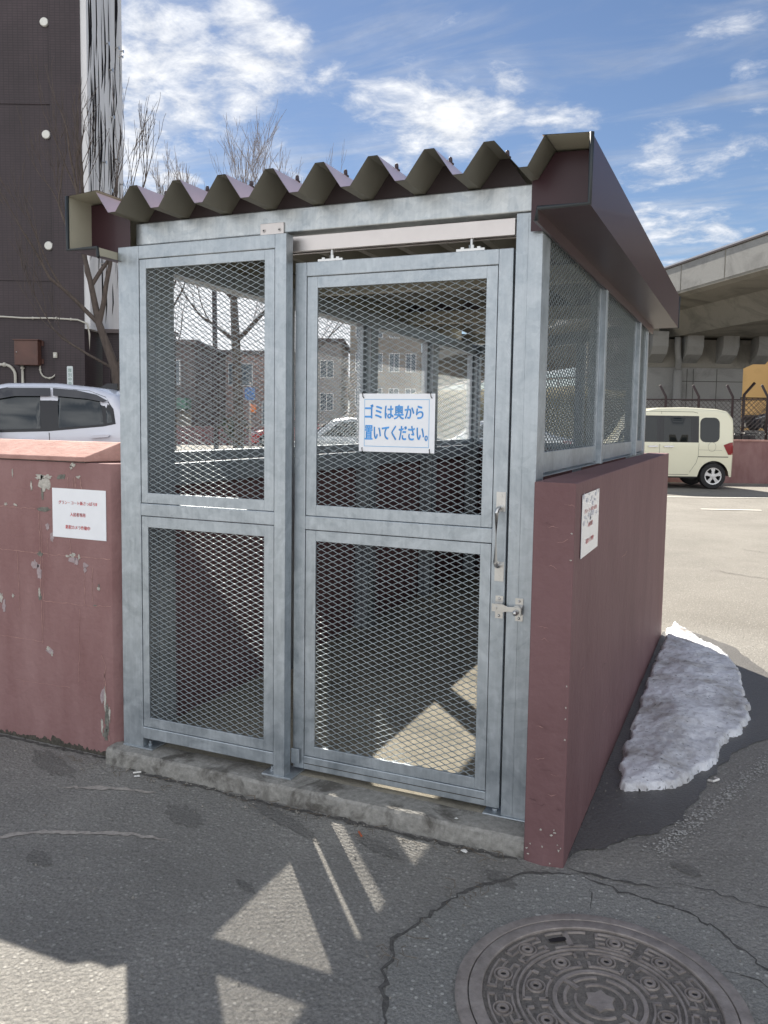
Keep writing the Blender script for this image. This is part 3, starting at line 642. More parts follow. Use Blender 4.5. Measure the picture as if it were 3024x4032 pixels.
# right corner post, front beam, door rail
mb = MB(); mb.box(1.667, 1.7595, .057, .165, .006, 2.121); mb.box(1.60, 1.78, .05, .18, 0, .006)
mb.tube([(1.638, .085, .006), (1.638, .085, .016)], .011, 6); mb.tube([(1.638, .085, .016), (1.638, .085, .026)], .006, 8)
mb.build('corner_post', M['galv'], sh, bevel=.003)
mb = MB(); mb.box(1.705, 1.709, .0555, .057, .01, 2.11); mb.build('weld_seam', M['galv'], sh)
mb = MB(); mb.box(.045, 1.765, .057, .165, 2.124, 2.213); mb.build('front_beam', M['galv_bright'], sh, bevel=.004)
mb = MB(); mb.box(.06, 1.657, .078, .0805, 2.055, 2.112); mb.box(.06, 1.657, .0805, .135, 2.108, 2.112); mb.box(.06, 1.657, .1325, .135, 2.055, 2.108)
mb.box(.06, 1.657, .0805, .094, 2.055, 2.0575); mb.box(.06, 1.657, .119, .1325, 2.055, 2.0575)
mb.build('door_rail', M['rail'], sh, bevel=.001)
mb = MB(); mb.box(.655, .759, .050, .056, 2.112, 2.163); mb.box(.622, .70, .046, .05, 2.110, 2.1135)
for x in (.672, .741): mb.cyl((x, .05, 2.136), (x, .0475, 2.136), .0065, 12)
mb.build('rail_bracket', M['rail'], sh, bevel=.001)
mb = MB()
for x in (.672, .741): mb.tube([(x, .0476, 2.136), (x, .046, 2.136)], .0035, 6)
mb.each('bracket_screw', M['black'], sh)

# side frames ----------------------------------------------------
def side(x_in, x_out, ys, pw, top, outward):
    for i, y in enumerate(ys):
        mb = MB(); mb.box(x_in, x_out, y, y + pw, 0.0 if outward < 0 else 1.0, top)
        mb.build('side_post', M['galv'], sh, bevel=.002)
LP = [.112, 1.155, 2.27, 3.45, 4.60]
side(0.0, .10, LP, .12, 2.13, -1)
def yback(x): return 4.78 - (x) * (1.51 / 1.764)
mb = MB()
for x0, x1, z0, z1 in ((.02, .08, 1.214, 1.262), (.012, .085, 1.112, 1.206), (.0, .10, 2.035, 2.125)):
    for a, b in zip(LP, LP[1:]): mb.box(x0, x1, a + .1205, b - .0005, z0, z1)
mb.each('side_rail', M['galv'], sh, bevel=.002)
FL = lambda x0: (lambda u, v, t: (x0 + t, u, v))
for a, b in zip(LP, LP[1:]):
    mb = MB(); mesh_fill(mb, FL(.05), a + .118, b + .004, 1.26, 2.04); mb.build('side_mesh', M['strand'], sh)
mb = MB()
for a, b in zip(LP, LP[1:]):
    mb.box(.035, .065, a + .1205, a + .165, 1.2625, 2.0345); mb.box(.035, .065, b - .045, b - .0005, 1.2625, 2.0345)
mb.each('side_stile', M['galv'], sh, bevel=.001)
# right side: posts, sub-frames, mesh
RP = [1.31, 2.64]
mb = MB()
mb.box(1.668, 1.7600, 3.18, 3.25, .02, 2.12); mb.build('side_post', M['galv'], sh, bevel=.002)
for y in RP:
    mb = MB(); mb.box(1.700, 1.776, y, y + .05, 1.224, 2.12); mb.build('side_post', M['galv'], sh, bevel=.002)
SG = [(.165, 1.31), (1.36, 2.64), (2.69, 3.18)]
for a, b in SG:
    mb = MB(); frame(mb, FL(1.735), a + .001, b - .001, 1.236, 2.118, 0, 0, .018, .075, .03, .035, .035)
    mb.build('side_frame', M['galv'], sh, bevel=.0015)
    mb = MB(); mb.box(1.716, 1.7585, a, b, 1.2235, 1.2275); mb.build('side_sill', M['galv'], sh, bevel=.001)
    mb = MB(); mesh_fill(mb, FL(1.742), a + .03, b - .03, 1.305, 2.095, dep=.0036, hw=.0011); mb.build('side_mesh', M['strand'], sh)
mb = MB(); mb.box(1.690, 1.758, .166, 3.179, 2.122, 2.21); mb.build('side_rail', M['galv'], sh, bevel=.002)
# back frame
mb = MB()
def BK(u, v, t): return (u * 1.764 / 1.764, yback(u) - .1 + t, v)
for a, b in ((.1, .13), (.62, .70), (1.18, 1.26), (1.63, 1.66)): mb.prism([(a, 0), (b, 0), (b, 2.12), (a, 2.12)], BK, 0, .06)
for z0, z1 in ((1.2145, 1.262), (2.03, 2.12)):
    for a, b in ((.131, .619), (.701, 1.179), (1.261, 1.629)): mb.prism([(a, z0), (b, z0), (b, z1), (a, z1)], BK, .005, .055)
mb.each('back_frame', M['galv'], sh, bevel=.002)
mb = MB(); mesh_fill(mb, lambda u, v, t: BK(u, v, t + .03), .13, 1.63, 1.25, 2.04); mb.build('back_mesh', M['strand'], sh)
# purlins
for y in (1.48, 2.93, 4.42):
    x1 = min(1.74, (4.72 - y) * 1.764 / 1.51)
    mb = MB(); mb.box(.0, x1, y, y + .004, 2.125, 2.21); mb.box(.0, x1, y + .004, y + .06, 2.125, 2.129); mb.box(.0, x1, y + .004, y + .06, 2.206, 2.21)
    mb.build('purlin', M['cream'], sh)

# roof -----------------------------------------------------------
YF = -.11; ZV = 2.2205; ZP = 2.3125; P0 = .1767; PT = .2053
crests = [P0 + PT * k for k in range(8)]
prof = [(-.010, ZP - .004), (.048 - .0, ZV), (.086, ZV)]
for k in range(8):
    c = crests[k]
    if k: prof += [(c - PT / 2 - .019, ZV), (c - PT / 2 + .019, ZV)]
    prof += [(c - .017, ZP), (c + .018, ZP)]
prof += [(crests[-1] + PT / 2 - .03, ZV), (crests[-1] + PT / 2 - .004, ZV)]
prof = [(-.010, ZP - .008), (.050, ZV), (.086, ZV)]
for k in range(8):
    c = crests[k]; prof += [(c - .017, ZP), (c + .018, ZP)]
    if k < 7: prof += [(c + PT / 2 - .018, ZV), (c + PT / 2 + .018, ZV)]
prof += [(1.715, ZV), (1.742, ZV), (1.795, ZP - .002), (1.80, ZP - .003)]
def roof_back(x): return 4.85 - (x + .0) * (1.51 / 1.764)
mb = MB(); n = len(prof)
for dz, mi in ((.0, 0), (-.0012, 1)):
    vs = [(x, YF, z + dz) for x, z in prof] + [(x, roof_back(x), z + dz) for x, z in prof]
    mb.add(vs, [(i, i + 1, i + 1 + n, i + n) if mi == 0 else (i + n, i + 1 + n, i + 1, i) for i in range(n - 1)], mi)
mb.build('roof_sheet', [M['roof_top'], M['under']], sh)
# closure pieces above the front beam and above purlins, each one toothed strip
def closure(y, th):
    top = []
    for c in crests: top += [(c - .083, ZV - .004), (c - .016, ZP - .003), (c + .017, ZP - .003), (c + .082, ZV - .004)]
    poly = [(crests[0] - .083, ZV - .0085), (crests[-1] + .082, ZV - .0085)] + top[::-1]
    mb = MB(); mb.prism(poly, lambda a, b, t: (a, t, b), y, y + th); mb.build('closure_strip', M['filler'], sh)
for y in (.075, 1.47, 2.92): closure(y, .0025)
for c in crests:
    mb = MB(); mb.lathe([(.013, 0), (.013, .004), (.008, .005), (.007, .018), (.006, .024), (.0001, .027)], (c + .01, .075, ZP), n=10); mb.build('roof_bolt', M['filler'], sh, smooth=True)
# fascias: folded profiles, wall thickness 1.5 mm
def fascia(pr, ya, yb, name):
    """pr: list of (x, z) along the folded strip, outside face first"""
    mb = MB(); m_ = len(pr)
    for off, mi in ((0, 0), (1, 1)):
        q = []
        for i, (x, z) in enumerate(pr):
            a = Vector(pr[max(0, i - 1)]); b = Vector(pr[min(m_ - 1, i + 1)]); d = (b - a).normalized(); nn = Vector((-d.y, d.x)) * (.0016 * off * fascia.sgn)
            q.append((x + nn.x, z + nn.y))
        vs = [(x, ya, z) for x, z in q] + [(x, yb(x), z) for x, z in q]
        mb.add(vs, [(i, i + 1, i + 1 + m_, i + m_) for i in range(m_ - 1)], mi)
    o = mb.build(name, [M['brown'], M['cream']], sh); return o
fascia.sgn = -1
RF = [(1.787, ZP), (1.941, 2.303), (1.941, 2.089), (1.779, 2.089), (1.776, 2.050), (1.766, 2.050)]
yr = lambda x: 3.35
fr = fascia(RF, YF, yr, 'fascia'); 
fascia.sgn = 1
LF = [(-.004, ZP), (-.161, 2.302), (-.161, 2.088), (-.006, 2.088), (-.004, 2.052), (.02, 2.050)]
fl = fascia(LF, YF, lambda x: 4.9, 'fascia')
def trimline(pts, y, par):
    mb = MB(); mb.tube([(x, y, z) for x, z in pts], .0075, 8); mb.build('edge_trim', M['rubber'], par, smooth=True)
trimline([(1.941, 2.302), (1.941, 2.089), (1.779, 2.089), (1.776, 2.050)], YF, fr); trimline([(1.941, 2.302), (1.941, 2.089), (1.82, 2.089)], 3.35, fr)
trimline([(-.161, 2.302), (-.161, 2.088), (-.006, 2.088), (-.004, 2.052), (.0, 2.051)], YF, fl)
mb = MB(); mb.prism([(1.722, 2.215), (1.744, 2.222), (1.797, 2.300), (1.9385, 2.296), (1.9385, 2.092), (1.779, 2.092), (1.772, 2.052), (1.722, 2.052)], lambda a, b, t: (a, t, b), .036, .038)
mb.build('end_plate', M['brown'], fr)
mb = MB(); mb.prism([(-.1585, 2.296), (-.012, 2.298), (.046, 2.217), (.046, 2.052), (.0, 2.056), (-.004, 2.091), (-.1585, 2.091)], lambda a, b, t: (a, t, b), .022, .024)
mb.build('end_plate', M['brown'], fl)
mb = MB()
for y in (.1, .9, 1.7, 2.5, 3.2): mb.sphere((1.7757, y, 2.068), .004, 5); mb.sphere((1.83, y - .12, 2.0885), .004, 5)
mb.each('fascia_screw', M['cream'], fr)

# ------------------------------------------------------------------ signs
def sheet_sign(t, x0, x1, z0, z1, fn, lines):
    mb = MB(); mb.prism([(x0, z0), (x1, z0), (x1, z1), (x0, z1)], fn, 0, .0012); mb.build('paper', M['paper'], t)
    return t
s1 = thing('paper_sign', 'white laminated notice with blue Japanese lettering tied to the door mesh', 'sign', (1.232, .066, 1.30))
f1 = lambda a, b, t: (a, .0655 - t, b)
sheet_sign(s1, 1.081, 1.383, 1.299, 1.514, f1, None)
mb = MB(); bx0, bx1, bz0, bz1 = 1.102, 1.362, 1.318, 1.494
for (a, b, c, d) in ((bx0, bx1, bz0, bz0 + .0025), (bx0, bx1, bz1 - .0025, bz1), (bx0, bx0 + .0025, bz0 + .0025, bz1 - .0025), (bx1 - .0025, bx1, bz0 + .0025, bz1 - .0025)):
    mb.add([(a, .0639, c), (b, .0639, c), (b, .0639, d), (a, .0639, d)], [(0, 1, 2, 3)])
mb.build('border', M['blue_soft'], s1)
mb = MB()
for dx, dz in ((0, 0), (.0015, 0), (0, .0012), (.0015, .0012), (-.0012, .0), (0, -.0012)):
    text_mesh(mb, 'ゴミは奥から', .053, lambda u, v: (1.222 + u + dx, .0637 - abs(dx + dz) * .05, 1.447 + v + dz), width=.232)
    text_mesh(mb, '置いてください。', .053, lambda u, v: (1.231 + u + dx, .0637 - abs(dx + dz) * .05, 1.370 + v + dz), width=.250)
mb.build('lettering', M['blue'], s1)
for x, z in ((1.097, 1.509), (1.368, 1.509), (1.097, 1.305), (1.367, 1.305)):
    mb = MB(); sg = 1 if z > 1.4 else 1
    mb.tube([(x - .002, .07, z + .012), (x - .003, .062, z + .006), (x, .0605, z - .006), (x + .003, .063, z - .011), (x + .003, .07, z - .012)], .0018, 6)
    mb.build('cable_tie', M['black'], s1, smooth=True)
NAME = ['グラン・コート新さっぽろⅡ', '入居者専用', '防犯カメラ作動中']
def notice(t, place):
    mb = MB(); mb.prism([(-.151, -.108), (.151, -.108), (.151, .108), (-.151, .108)], lambda a, b, t_: place(a, b, -t_), .0004, .002); mb.build('paper', M['paper'], t)
    for k, (ln, w, h, z) in enumerate(zip(NAME, (.216, .085, .137), (.0165, .017, .0175), (.047, -.004, -.060))):
        mb = MB()
        for dx in (0, .0006, -.0006): text_mesh(mb, ln, h, lambda u, v: place(u - .006 + dx, v + z, -.0027 - abs(dx) * .2), width=w)
        mb.build('lettering', M['red_ink'], t)
s2 = thing('wall_notice', 'white notice with three red lines on the peeling left wall', 'sign', (-.23, 0, .99))
notice(s2, lambda a, b, t: (-.230 + a, -.001 + t, .991 + b))
s3 = thing('wall_notice', 'peeling white notice with red lines on the right block wall face', 'sign', (1.92, .2, 1.07))
notice(s3, lambda a, b, t: (1.9225 - t, .205 + a * 1.1, 1.069 + b))
mb = MB()
for i in range(22):
    a = random.uniform(-.14, .14); b = random.choice([random.uniform(.06, .105), random.uniform(-.01, .04)])
    pts = blob(random.uniform(.004, .016), random.uniform(.003, .010), 9, .5, i); mb.add([(1.9225 + .0031, .205 + a * 1.1 + p, 1.069 + b + q) for p, q in pts], [tuple(range(9))])
mb.each('lamination_flake', mat('frosted_film', (.62, .62, .68), .5, 0, .1, 50), s3)

# ------------------------------------------------------------------ manhole
MC = Vector((2.140, -.672, G0 + .008))
mh = thing('manhole_cover', 'round cast iron manhole cover with ringed cell pattern in the asphalt', 'manhole cover', MC)
mb = MB(); mb.lathe([(.372, -.03), (.372, .003), (.369, .005), (.341, .005), (.339, .003), (.339, -.012)], MC, n=96); mb.build('rim', M['iron'], mh, smooth=True, auto=40)
mb = MB(); mb.lathe([(.336, -.012), (.336, .0035), (.334, .005), (.303, .005), (.301, .003), (.301, -.003)], MC, n=96); mb.build('cover_edge', M['iron'], mh, smooth=True, auto=40)
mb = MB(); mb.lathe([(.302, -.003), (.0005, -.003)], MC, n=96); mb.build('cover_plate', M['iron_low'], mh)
relief = MB()
TW = R(-23)
def arcband(r0, r1, a0, a1, h=.0045, n=None):
    n = n or max(2, int((a1 - a0) * 14)); vs = []
    for i in range(n + 1):
        a = a0 + (a1 - a0) * i / n + TW
        for r, z in ((r0, -.003), (r0 + .0012, h - .003), (r1 - .0012, h - .003), (r1, -.003)): vs.append((MC.x + r * math.cos(a), MC.y + r * math.sin(a), MC.z + z))
    fs = [(i * 4 + k, i * 4 + k + 1, i * 4 + k + 5, i * 4 + k + 4) for i in range(n) for k in range(3)] + [(0, 1, 2, 3), (n * 4 + 3, n * 4 + 2, n * 4 + 1, n * 4)]
    relief.add(vs, fs)
def radial(r0, r1, a, w, h=.0045):
    a += TW; d = Vector((math.cos(a), math.sin(a), 0)); p = MC + d * r0; q = MC + d * r1; relief.bar(p + Vector((0, 0, h / 2 - .003)), q + Vector((0, 0, h / 2 - .003)), w, h)
def ringknob(r, a, r0=.007, r1=.015):
    a += TW; c = MC + Vector((math.cos(a) * r, math.sin(a) * r, 0)); relief.lathe([(r1, -.003), (r1 - .001, .0022), (r0 + .001, .0022), (r0, -.003)], c, n=18)
holes = []
def cellring(ra, rb, num, off, skip=()):
    st = 2 * math.pi / num; w = .0075; rm = (ra + rb) / 2
    for i in range(num):
        a = off + i * st; g = .012 / rm; a0 = a + g; a1 = a + st - g; am = a + st / 2
        if i in skip:
            arcband(ra, ra + w, a0, a1); arcband(rb - w, rb, a0, a1); radial(ra, rb, am, .016); continue
        k = .027 / rm
        arcband(rb - w, rb, a0, a1); arcband(ra, ra + w, a0, a1)
        for aa in (a0 + .003 / rm, a1 - .003 / rm): radial(ra + .001, rm - .010, aa, w); radial(rm + .010, rb - .001, aa, w)
        if num > 8:
          for s0 in (-.011, .011): arcband(rm + s0 - .003, rm + s0 + .003, a0, am - k); arcband(rm + s0 - .003, rm + s0 + .003, am + k, a1)
        relief.lathe([(.0265, -.003), (.0255, .0015), (.0225, .0015), (.0215, -.003)], MC + Vector((math.cos(am + TW) * rm, math.sin(am + TW) * rm, 0)), n=20)
        ringknob(rm, am, .0075, .0165); holes.append((rm, am))
cellring(.221, .290, 12, R(8), (4, 10)); cellring(.132, .198, 8, R(4), ())
arcband(.206, .214, 0, 2 * math.pi, n=96); arcband(.108, .121, 0, 2 * math.pi, n=72)
arcband(.058, .066, R(20), R(160), n=20); arcband(.058, .066, R(200), R(340), n=20)
for a in range(6): arcband(.084, .094, R(60 * a + 8), R(60 * a + 52))
for a in (0, 180): radial(.066, .108, R(a), .012)
star = []
for k in range(12): r = .042 if k % 2 == 0 else .030; a = R(30 * k) + TW; star.append((MC.x + r * math.cos(a), MC.y + r * math.sin(a)))
relief.prism(star, lambda a, b, t: (a, b, MC.z + t), -.003, .002)
relief.build('relief', M['iron'], mh)
mb = MB()
for rm, am in holes: mb.lathe([(.0078, -.0022), (.0002, -.0022)], MC + Vector((math.cos(am + TW) * rm, math.sin(am + TW) * rm, 0)), n=12)
mb.each('vent_hole', M['black'], mh)
mb = MB()
for a, rr in ((R(150), .255), (R(-30), .255)):
    c = MC + Vector((math.cos(a + TW) * rr, math.sin(a + TW) * rr, .0022)); d = Vector((math.cos(a + TW + 1.57), math.sin(a + TW + 1.57), 0)); e = Vector((-d.y, d.x, 0))
    mb.add([c + d * x + e * y for x, y in ((-.026, -.006), (-.010, -.009), (.010, -.009), (.026, -.006), (.026, .006), (.010, .009), (-.010, .009), (-.026, .006))], [tuple(range(8))])
mb.each('lifting_slot', M['black'], mh)

# ------------------------------------------------------------------ ground details
def ground_strip(pts, w, mb, seed, z=.003, wj=.6, pj=.006, step=.02, taper=True):
    rnd = random.Random(seed); P = []
    for (x0, y0), (x1, y1) in zip(pts, pts[1:]):
        k = max(1, int(math.hypot(x1 - x0, y1 - y0) / step))
        for i in range(k): t = i / k; P.append((x0 + (x1 - x0) * t + rnd.gauss(0, pj), y0 + (y1 - y0) * t + rnd.gauss(0, pj)))
    P.append(pts[-1]); vs = []; n = len(P)
    for i, (x, y) in enumerate(P):
        a = P[max(0, i - 1)]; b = P[min(n - 1, i + 1)]; L = math.hypot(b[0] - a[0], b[1] - a[1]) or 1; nx, ny = -(b[1] - a[1]) / L, (b[0] - a[0]) / L
        h = w / 2 * rnd.uniform(1 - wj, 1 + wj) * (min(1, (i + .3) / 4, (n - 1 - i + .3) / 4) if taper else 1)
        vs += [(x - nx * h, y - ny * h, gz(x, y) + z), (x + nx * h, y + ny * h, gz(x, y) + z)]
    mb.add(vs, [(2 * i, 2 * i + 1, 2 * i + 3, 2 * i + 2) for i in range(n - 1)])
# repaired ring of asphalt round the manhole
mb = MB(); ring = [(1.834, -.137), (1.778, -.194), (1.648, -.356), (1.596, -.527), (1.56, -.654), (1.586, -.764), (1.618, -.851), (1.66, -1.0), (1.8, -1.2), (2.2, -1.35), (2.6, -1.1), (2.75, -.7), (2.62, -.42), (2.505, -.312), (2.43, -.231), (2.323, -.154), (2.191, -.141), (2.094, -.114), (1.97, -.089)]
mb.add([(x, y, G0 + .0022) for x, y in ring], [tuple(reversed(range(len(ring))))]); structure('asphalt_patch', mb, M['patch'])
mb = MB()
ground_strip([(1.97, -.089), (1.9, -.11), (1.834, -.137), (1.778, -.194), (1.648, -.356), (1.596, -.527), (1.56, -.654), (1.586, -.764), (1.618, -.851), (1.70, -1.05)], .013, mb, 1, .0034)
ground_strip([(1.97, -.089), (2.094, -.114), (2.191, -.141), (2.323, -.154), (2.43, -.231), (2.505, -.312), (2.60, -.40), (2.8, -.5)], .009, mb, 2, .0034)
ground_strip([(1.93, -.07), (2.05, -.065), (2.16, -.06), (2.24, -.045)], .009, mb, 3, .0034)
ground_strip([(2.24, -.02), (2.30, .002), (2.425, -.012), (2.54, -.028), (2.7, -.03)], .004, mb, 4, .0034)
ground_strip([(2.02, -.105), (2.03, -.2), (2.062, -.29)], .003, mb, 5, .0034)
ground_strip([(2.405, -.411), (2.46, -.40), (2.538, -.422), (2.7, -.45)], .004, mb, 6, .0034)
ground_strip([(1.926, .0), (1.93, .2), (1.935, .8), (1.935, 3.0)], .022, mb, 7, .0034, .5, .004)
ground_strip([(-1.5, -.03), (-.4, -.025), (-.06, -.02), (.2, -.075), (.8, -.085), (1.3, -.08), (1.77, -.085)], .016, mb, 8, .0034, .8, .006)
for k, (p) in enumerate([[(2.6, 5.2), (3.4, 5.0), (4.4, 5.1), (6, 4.8)], [(2.1, 6.3), (2.9, 5.9), (3.6, 5.5), (4.6, 5.2)], [(2.3, 8.0), (3.4, 7.6), (4.5, 7.7)], [(2.6, 10.5), (4.5, 10.2), (7, 10.6)]]):
    ground_strip(p, .012, mb, 20 + k, .0075, .5, .02, .06)
structure('pavement_crack', mb, M['tar'])
mb = MB(); ground_strip([(-.2, -.95), (.15, -.62), (.45, -.50), (.62, -.47)], .022, mb, 11, .0028, .5, .004); ground_strip([(-.05, -.32), (.2, -.22), (.34, -.20)], .02, mb, 12, .0028, .8, .006)
structure('pavement_seam', mb, M['dust'])
# old stains
mb = MB()
for i, (x, y, rx, ry) in enumerate([(1.02, -.60, .05, .016), (.55, -.30, .10, .05), (1.30, -.20, .10, .03), (-.25, -.16, .18, .05), (.30, -.75, .07, .03), (1.75, -.22, .06, .03), (.9, -.17, .2, .03), (2.3, .1, .05, .03)]):
    p = blob(rx, ry, 26, .22, 300 + i); mb.add([(x + a * .92 + b * .39, y - a * .39 + b * .92, gz(x, y) + .0018 + i * 1e-4) for a, b in p], [tuple(range(26))])
structure('pavement_stain', mb, M['stain'])
# wet ground around the snow
mb = MB(); wet = [(1.922, -.01), (1.96, .07), (2.02, .12), (2.10, .22), (2.18, .31), (2.26, .45), (2.31, .72), (2.36, 1.0), (2.45, 1.3), (2.60, 1.52), (2.85, 1.9), (2.9, 2.3), (2.62, 2.6), (2.5, 2.9), (2.40, 3.2), (2.1, 3.5), (1.922, 3.4)]
ptsw = []
for (x0, y0), (x1, y1) in zip(wet, wet[1:] + wet[:1]):
    k = max(1, int(math.hypot(x1 - x0, y1 - y0) / .04))
    for i in range(k):
        t = i / k; x = x0 + (x1 - x0) * t; y = y0 + (y1 - y0) * t; j = .012 if x > 1.93 else 0
        ptsw.append((x + j * mnoise.noise(Vector((x * 12, y * 12, 0))) * 2, y + j * mnoise.noise(Vector((x * 12, y * 12, 7))) * 2))
mb.add([(x, y, gz(x, y) + .0045) for x, y in ptsw], [tuple(range(len(ptsw)))]); structure('wet_pavement', mb, M['wet'])
# worn paint line on the right, parking bay lines
mb = MB(); rnd = random.Random(5)
for i in range(1500):
    t = rnd.random(); x = 2.20 + .62 * t + rnd.gauss(0, .022); y = .17 + 1.7 * t + rnd.gauss(0, .022)
    s_ = rnd.uniform(.0012, .0048); pts = blob(s_, s_ * rnd.uniform(.6, 1.4), 7, .5, i + 900); mb.add([(x + a, y + b, gz(x, y) + .0056 + .00001 * (i % 30)) for a, b in pts], [tuple(range(7))])
structure('worn_road_marking', mb, M['worn'])
mb = MB()
def rl(a0, b0, a1, b1, w, z=.009):
    p = W(a0, b0, 0); q = W(a1, b1, 0); d = (q - p).normalized(); nn = Vector((-d.y, d.x, 0)) * w / 2; k = 12
    vs = []
    for i in range(k + 1):
        c = p + (q - p) * i / k
        for s_ in (-1, 1): e = c + nn * s_; vs.append((e.x, e.y, gz(e.x, e.y) + z))
    mb.add(vs, [(2 * i + 1, 2 * i, 2 * i + 2, 2 * i + 3) for i in range(k)])
rl(4, 16.15, 14, 16.2, .10); rl(5.3, 14.1, 6.3, 14.0, .10); rl(6.2, 13.2, 9.5, 13.1, .10); rl(7.6, 11.9, 8.8, 11.9, .1); rl(-14, 17, 0, 17, .1)
structure('parking_line', mb, M['white_line'])

# snow pile
def snow():
    out = [(2.03, .62), (2.14, .66), (2.22, .72), (2.29, .88), (2.36, 1.06), (2.37, 1.25), (2.45, 1.5), (2.50, 1.75), (2.47, 2.1), (2.44, 2.5), (2.40, 2.76), (2.33, 2.98), (2.23, 3.14), (2.12, 3.38), (1.99, 3.62), (1.95, 3.4), (1.97, 3.0), (1.955, 2.4), (1.955, 1.9), (1.962, 1.5), (1.968, 1.2), (1.98, .9), (1.995, .68)]
    def sd(x, y):
        ins = False; dm = 1e9; n = len(out)
        for i in range(n):
            x0, y0 = out[i]; x1, y1 = out[(i + 1) % n]
            if (y0 > y) != (y1 > y) and x < (x1 - x0) * (y - y0) / (y1 - y0) + x0: ins = not ins
            t = max(0, min(1, ((x - x0) * (x1 - x0) + (y - y0) * (y1 - y0)) / ((x1 - x0) ** 2 + (y1 - y0) ** 2))); dm = min(dm, math.hypot(x - x0 - t * (x1 - x0), y - y0 - t * (y1 - y0)))
        return dm if ins else -dm
    mb = MB(); nx, ny = 84, 260; x0, x1, y0, y1 = 1.93, 2.56, .56, 3.96; vs = []; idx = {}
    for j in range(ny + 1):
        for i in range(nx + 1):
            x = x0 + (x1 - x0) * i / nx; y = y0 + (y1 - y0) * j / ny
            s_ = sd(x, y) + .012 * mnoise.noise(Vector((x * 60, y * 60, 8))) + .022 * mnoise.noise(Vector((x * 9, y * 9, 0))) + .012 * mnoise.noise(Vector((x * 26, y * 26, 2)))
            if s_ < -.02: continue
            neg = s_ < 0; s_ = max(0, s_); ed = .032 * min(1, s_ / .012) ** .6
            ridge = smooth(0, .22, s_)
            h = ed + ridge * (.022 + .022 * mnoise.noise(Vector((x * 4, y * 3, 4)))) + min(1, s_ / .03) * (.008 * mnoise.noise(Vector((x * 15, y * 15, 1))) + .004 * mnoise.noise(Vector((x * 45, y * 45, 3))))
            idx[i, j] = len(vs); vs.append((x, y, gz(x, y) + (-.03 if neg else .004 + max(0, h))))
    fs = [(idx[i, j], idx[i + 1, j], idx[i + 1, j + 1], idx[i, j + 1]) for j in range(ny) for i in range(nx) if all(k in idx for k in ((i, j), (i + 1, j), (i + 1, j + 1), (i, j + 1)))]
    mb.add(vs, fs); o = mb.build('snow_pile', M['snow'], smooth=True)
    tag(o, 'dirty leftover snow heap melting beside the right block wall', 'snow')
snow()
# bits of litter, each on its own
def scrap(name, x, y, kind, label, cat, z=None):
    z = (gz(x, y) if z is None else z) + .0035; mb = MB()
    if kind == 'butt': a = random.uniform(0, 6); d = Vector((math.cos(a), math.sin(a), 0)) * .016; mb.tube([Vector((x, y, z + .003)) - d, Vector((x, y, z + .003)) + d], .0036, 8)
    else:
        n = 9; pts = blob(kind, kind * .7, n, .4, int(x * 999)); mb.add([(x + a, y + b, z + random.uniform(0, kind * .5)) for a, b in pts] + [(x, y, z + kind * .45)], [(i, (i + 1) % n, n) for i in range(n)])
    return tag(mb.build(name, M['litter'] if cat != 'orange' else M['litter_o']), label, 'litter' if cat == 'orange' else cat)
scrap('paper_scrap', .17, -.115, .013, 'white torn paper scrap by the left end of the concrete plinth', 'litter')
scrap('cigarette_butt', .145, -.085, 'butt', 'white cigarette end lying just in front of the left plinth end', 'litter')
scrap('cigarette_butt', 1.21, -.155, 'butt', 'orange cigarette end in front of the middle of the plinth', 'orange')
scrap('tissue_scrap', 1.585, -.115, .016, 'crumpled white tissue in front of the right end of the plinth', 'litter')
scrap('tissue_scrap', 1.53, -.03, .008, 'small white scrap on top of the plinth below the latch', 'litter', z=.0)
scrap('wood_chip', 1.985, 1.16, .02, 'tan wood chip in the gap between right wall and snow', 'litter')
mb = MB(); mb.tube([(2.335, .86, gz(0, 0) + .008), (2.355, .845, gz(0, 0) + .014), (2.375, .86, gz(0, 0) + .02), (2.36, .90, gz(0, 0) + .008)], .005, 6); tag(mb.build('plastic_strip', M['litter']), 'bent white plastic strip beside the edge of the snow heap', 'litter')
mb = MB(); rnd = random.Random(3)
for i in range(900):
    if i < 380: x = rnd.uniform(-1.2, 1.78); y = -.07 - abs(rnd.gauss(0, .07))
    elif i < 520: x = rnd.uniform(1.93, 2.7); y = rnd.uniform(-.1, 2.6)
    else: x = rnd.uniform(-.9, 2.9); y = rnd.uniform(-1.4, -.1)
    if (Vector((x, y, 0)) - Vector((MC.x, MC.y, 0))).length < .37: continue
    r = rnd.uniform(.0015, .0042) if i % 12 else rnd.uniform(.004, .007); z = gz(x, y) + .004
    a = rnd.uniform(0, 6); c, s_ = math.cos(a) * r, math.sin(a) * r
    mb.add([(x + c, y + s_, z), (x - s_, y + c, z), (x - c, y - s_, z), (x + s_, y - c, z), (x + rnd.uniform(-.3, .3) * r, y, z + r * .9)], [(0, 1, 4), (1, 2, 4), (2, 3, 4), (3, 0, 4)])
tag(mb.build('grit', M['grit']), 'pale grit scattered over the asphalt', 'grit', kind='stuff')
mb = MB()
for i in range(70):
    if i < 48: x = rnd.uniform(-.3, 1.75); y = -.08 - abs(rnd.gauss(0, .035))
    else: x, y = rnd.choice([(1.60, -.5), (1.57, -.66), (1.66, -.35), (1.8, -.95)]); x += rnd.gauss(0, .03); y += rnd.gauss(0, .05)
    a = rnd.uniform(0, 6); L = rnd.uniform(.02, .07); z = gz(x, y) + .005
    mb.tube([(x, y, z), (x + math.cos(a) * L * .5, y + math.sin(a) * L * .5, z + .006), (x + math.cos(a + .5) * L, y + math.sin(a + .5) * L, z)], .0009, 4)
tag(mb.build('dead_grass', M['twig']), 'dry grass blades and stalks along the plinth and crack', 'dead grass', kind='stuff')

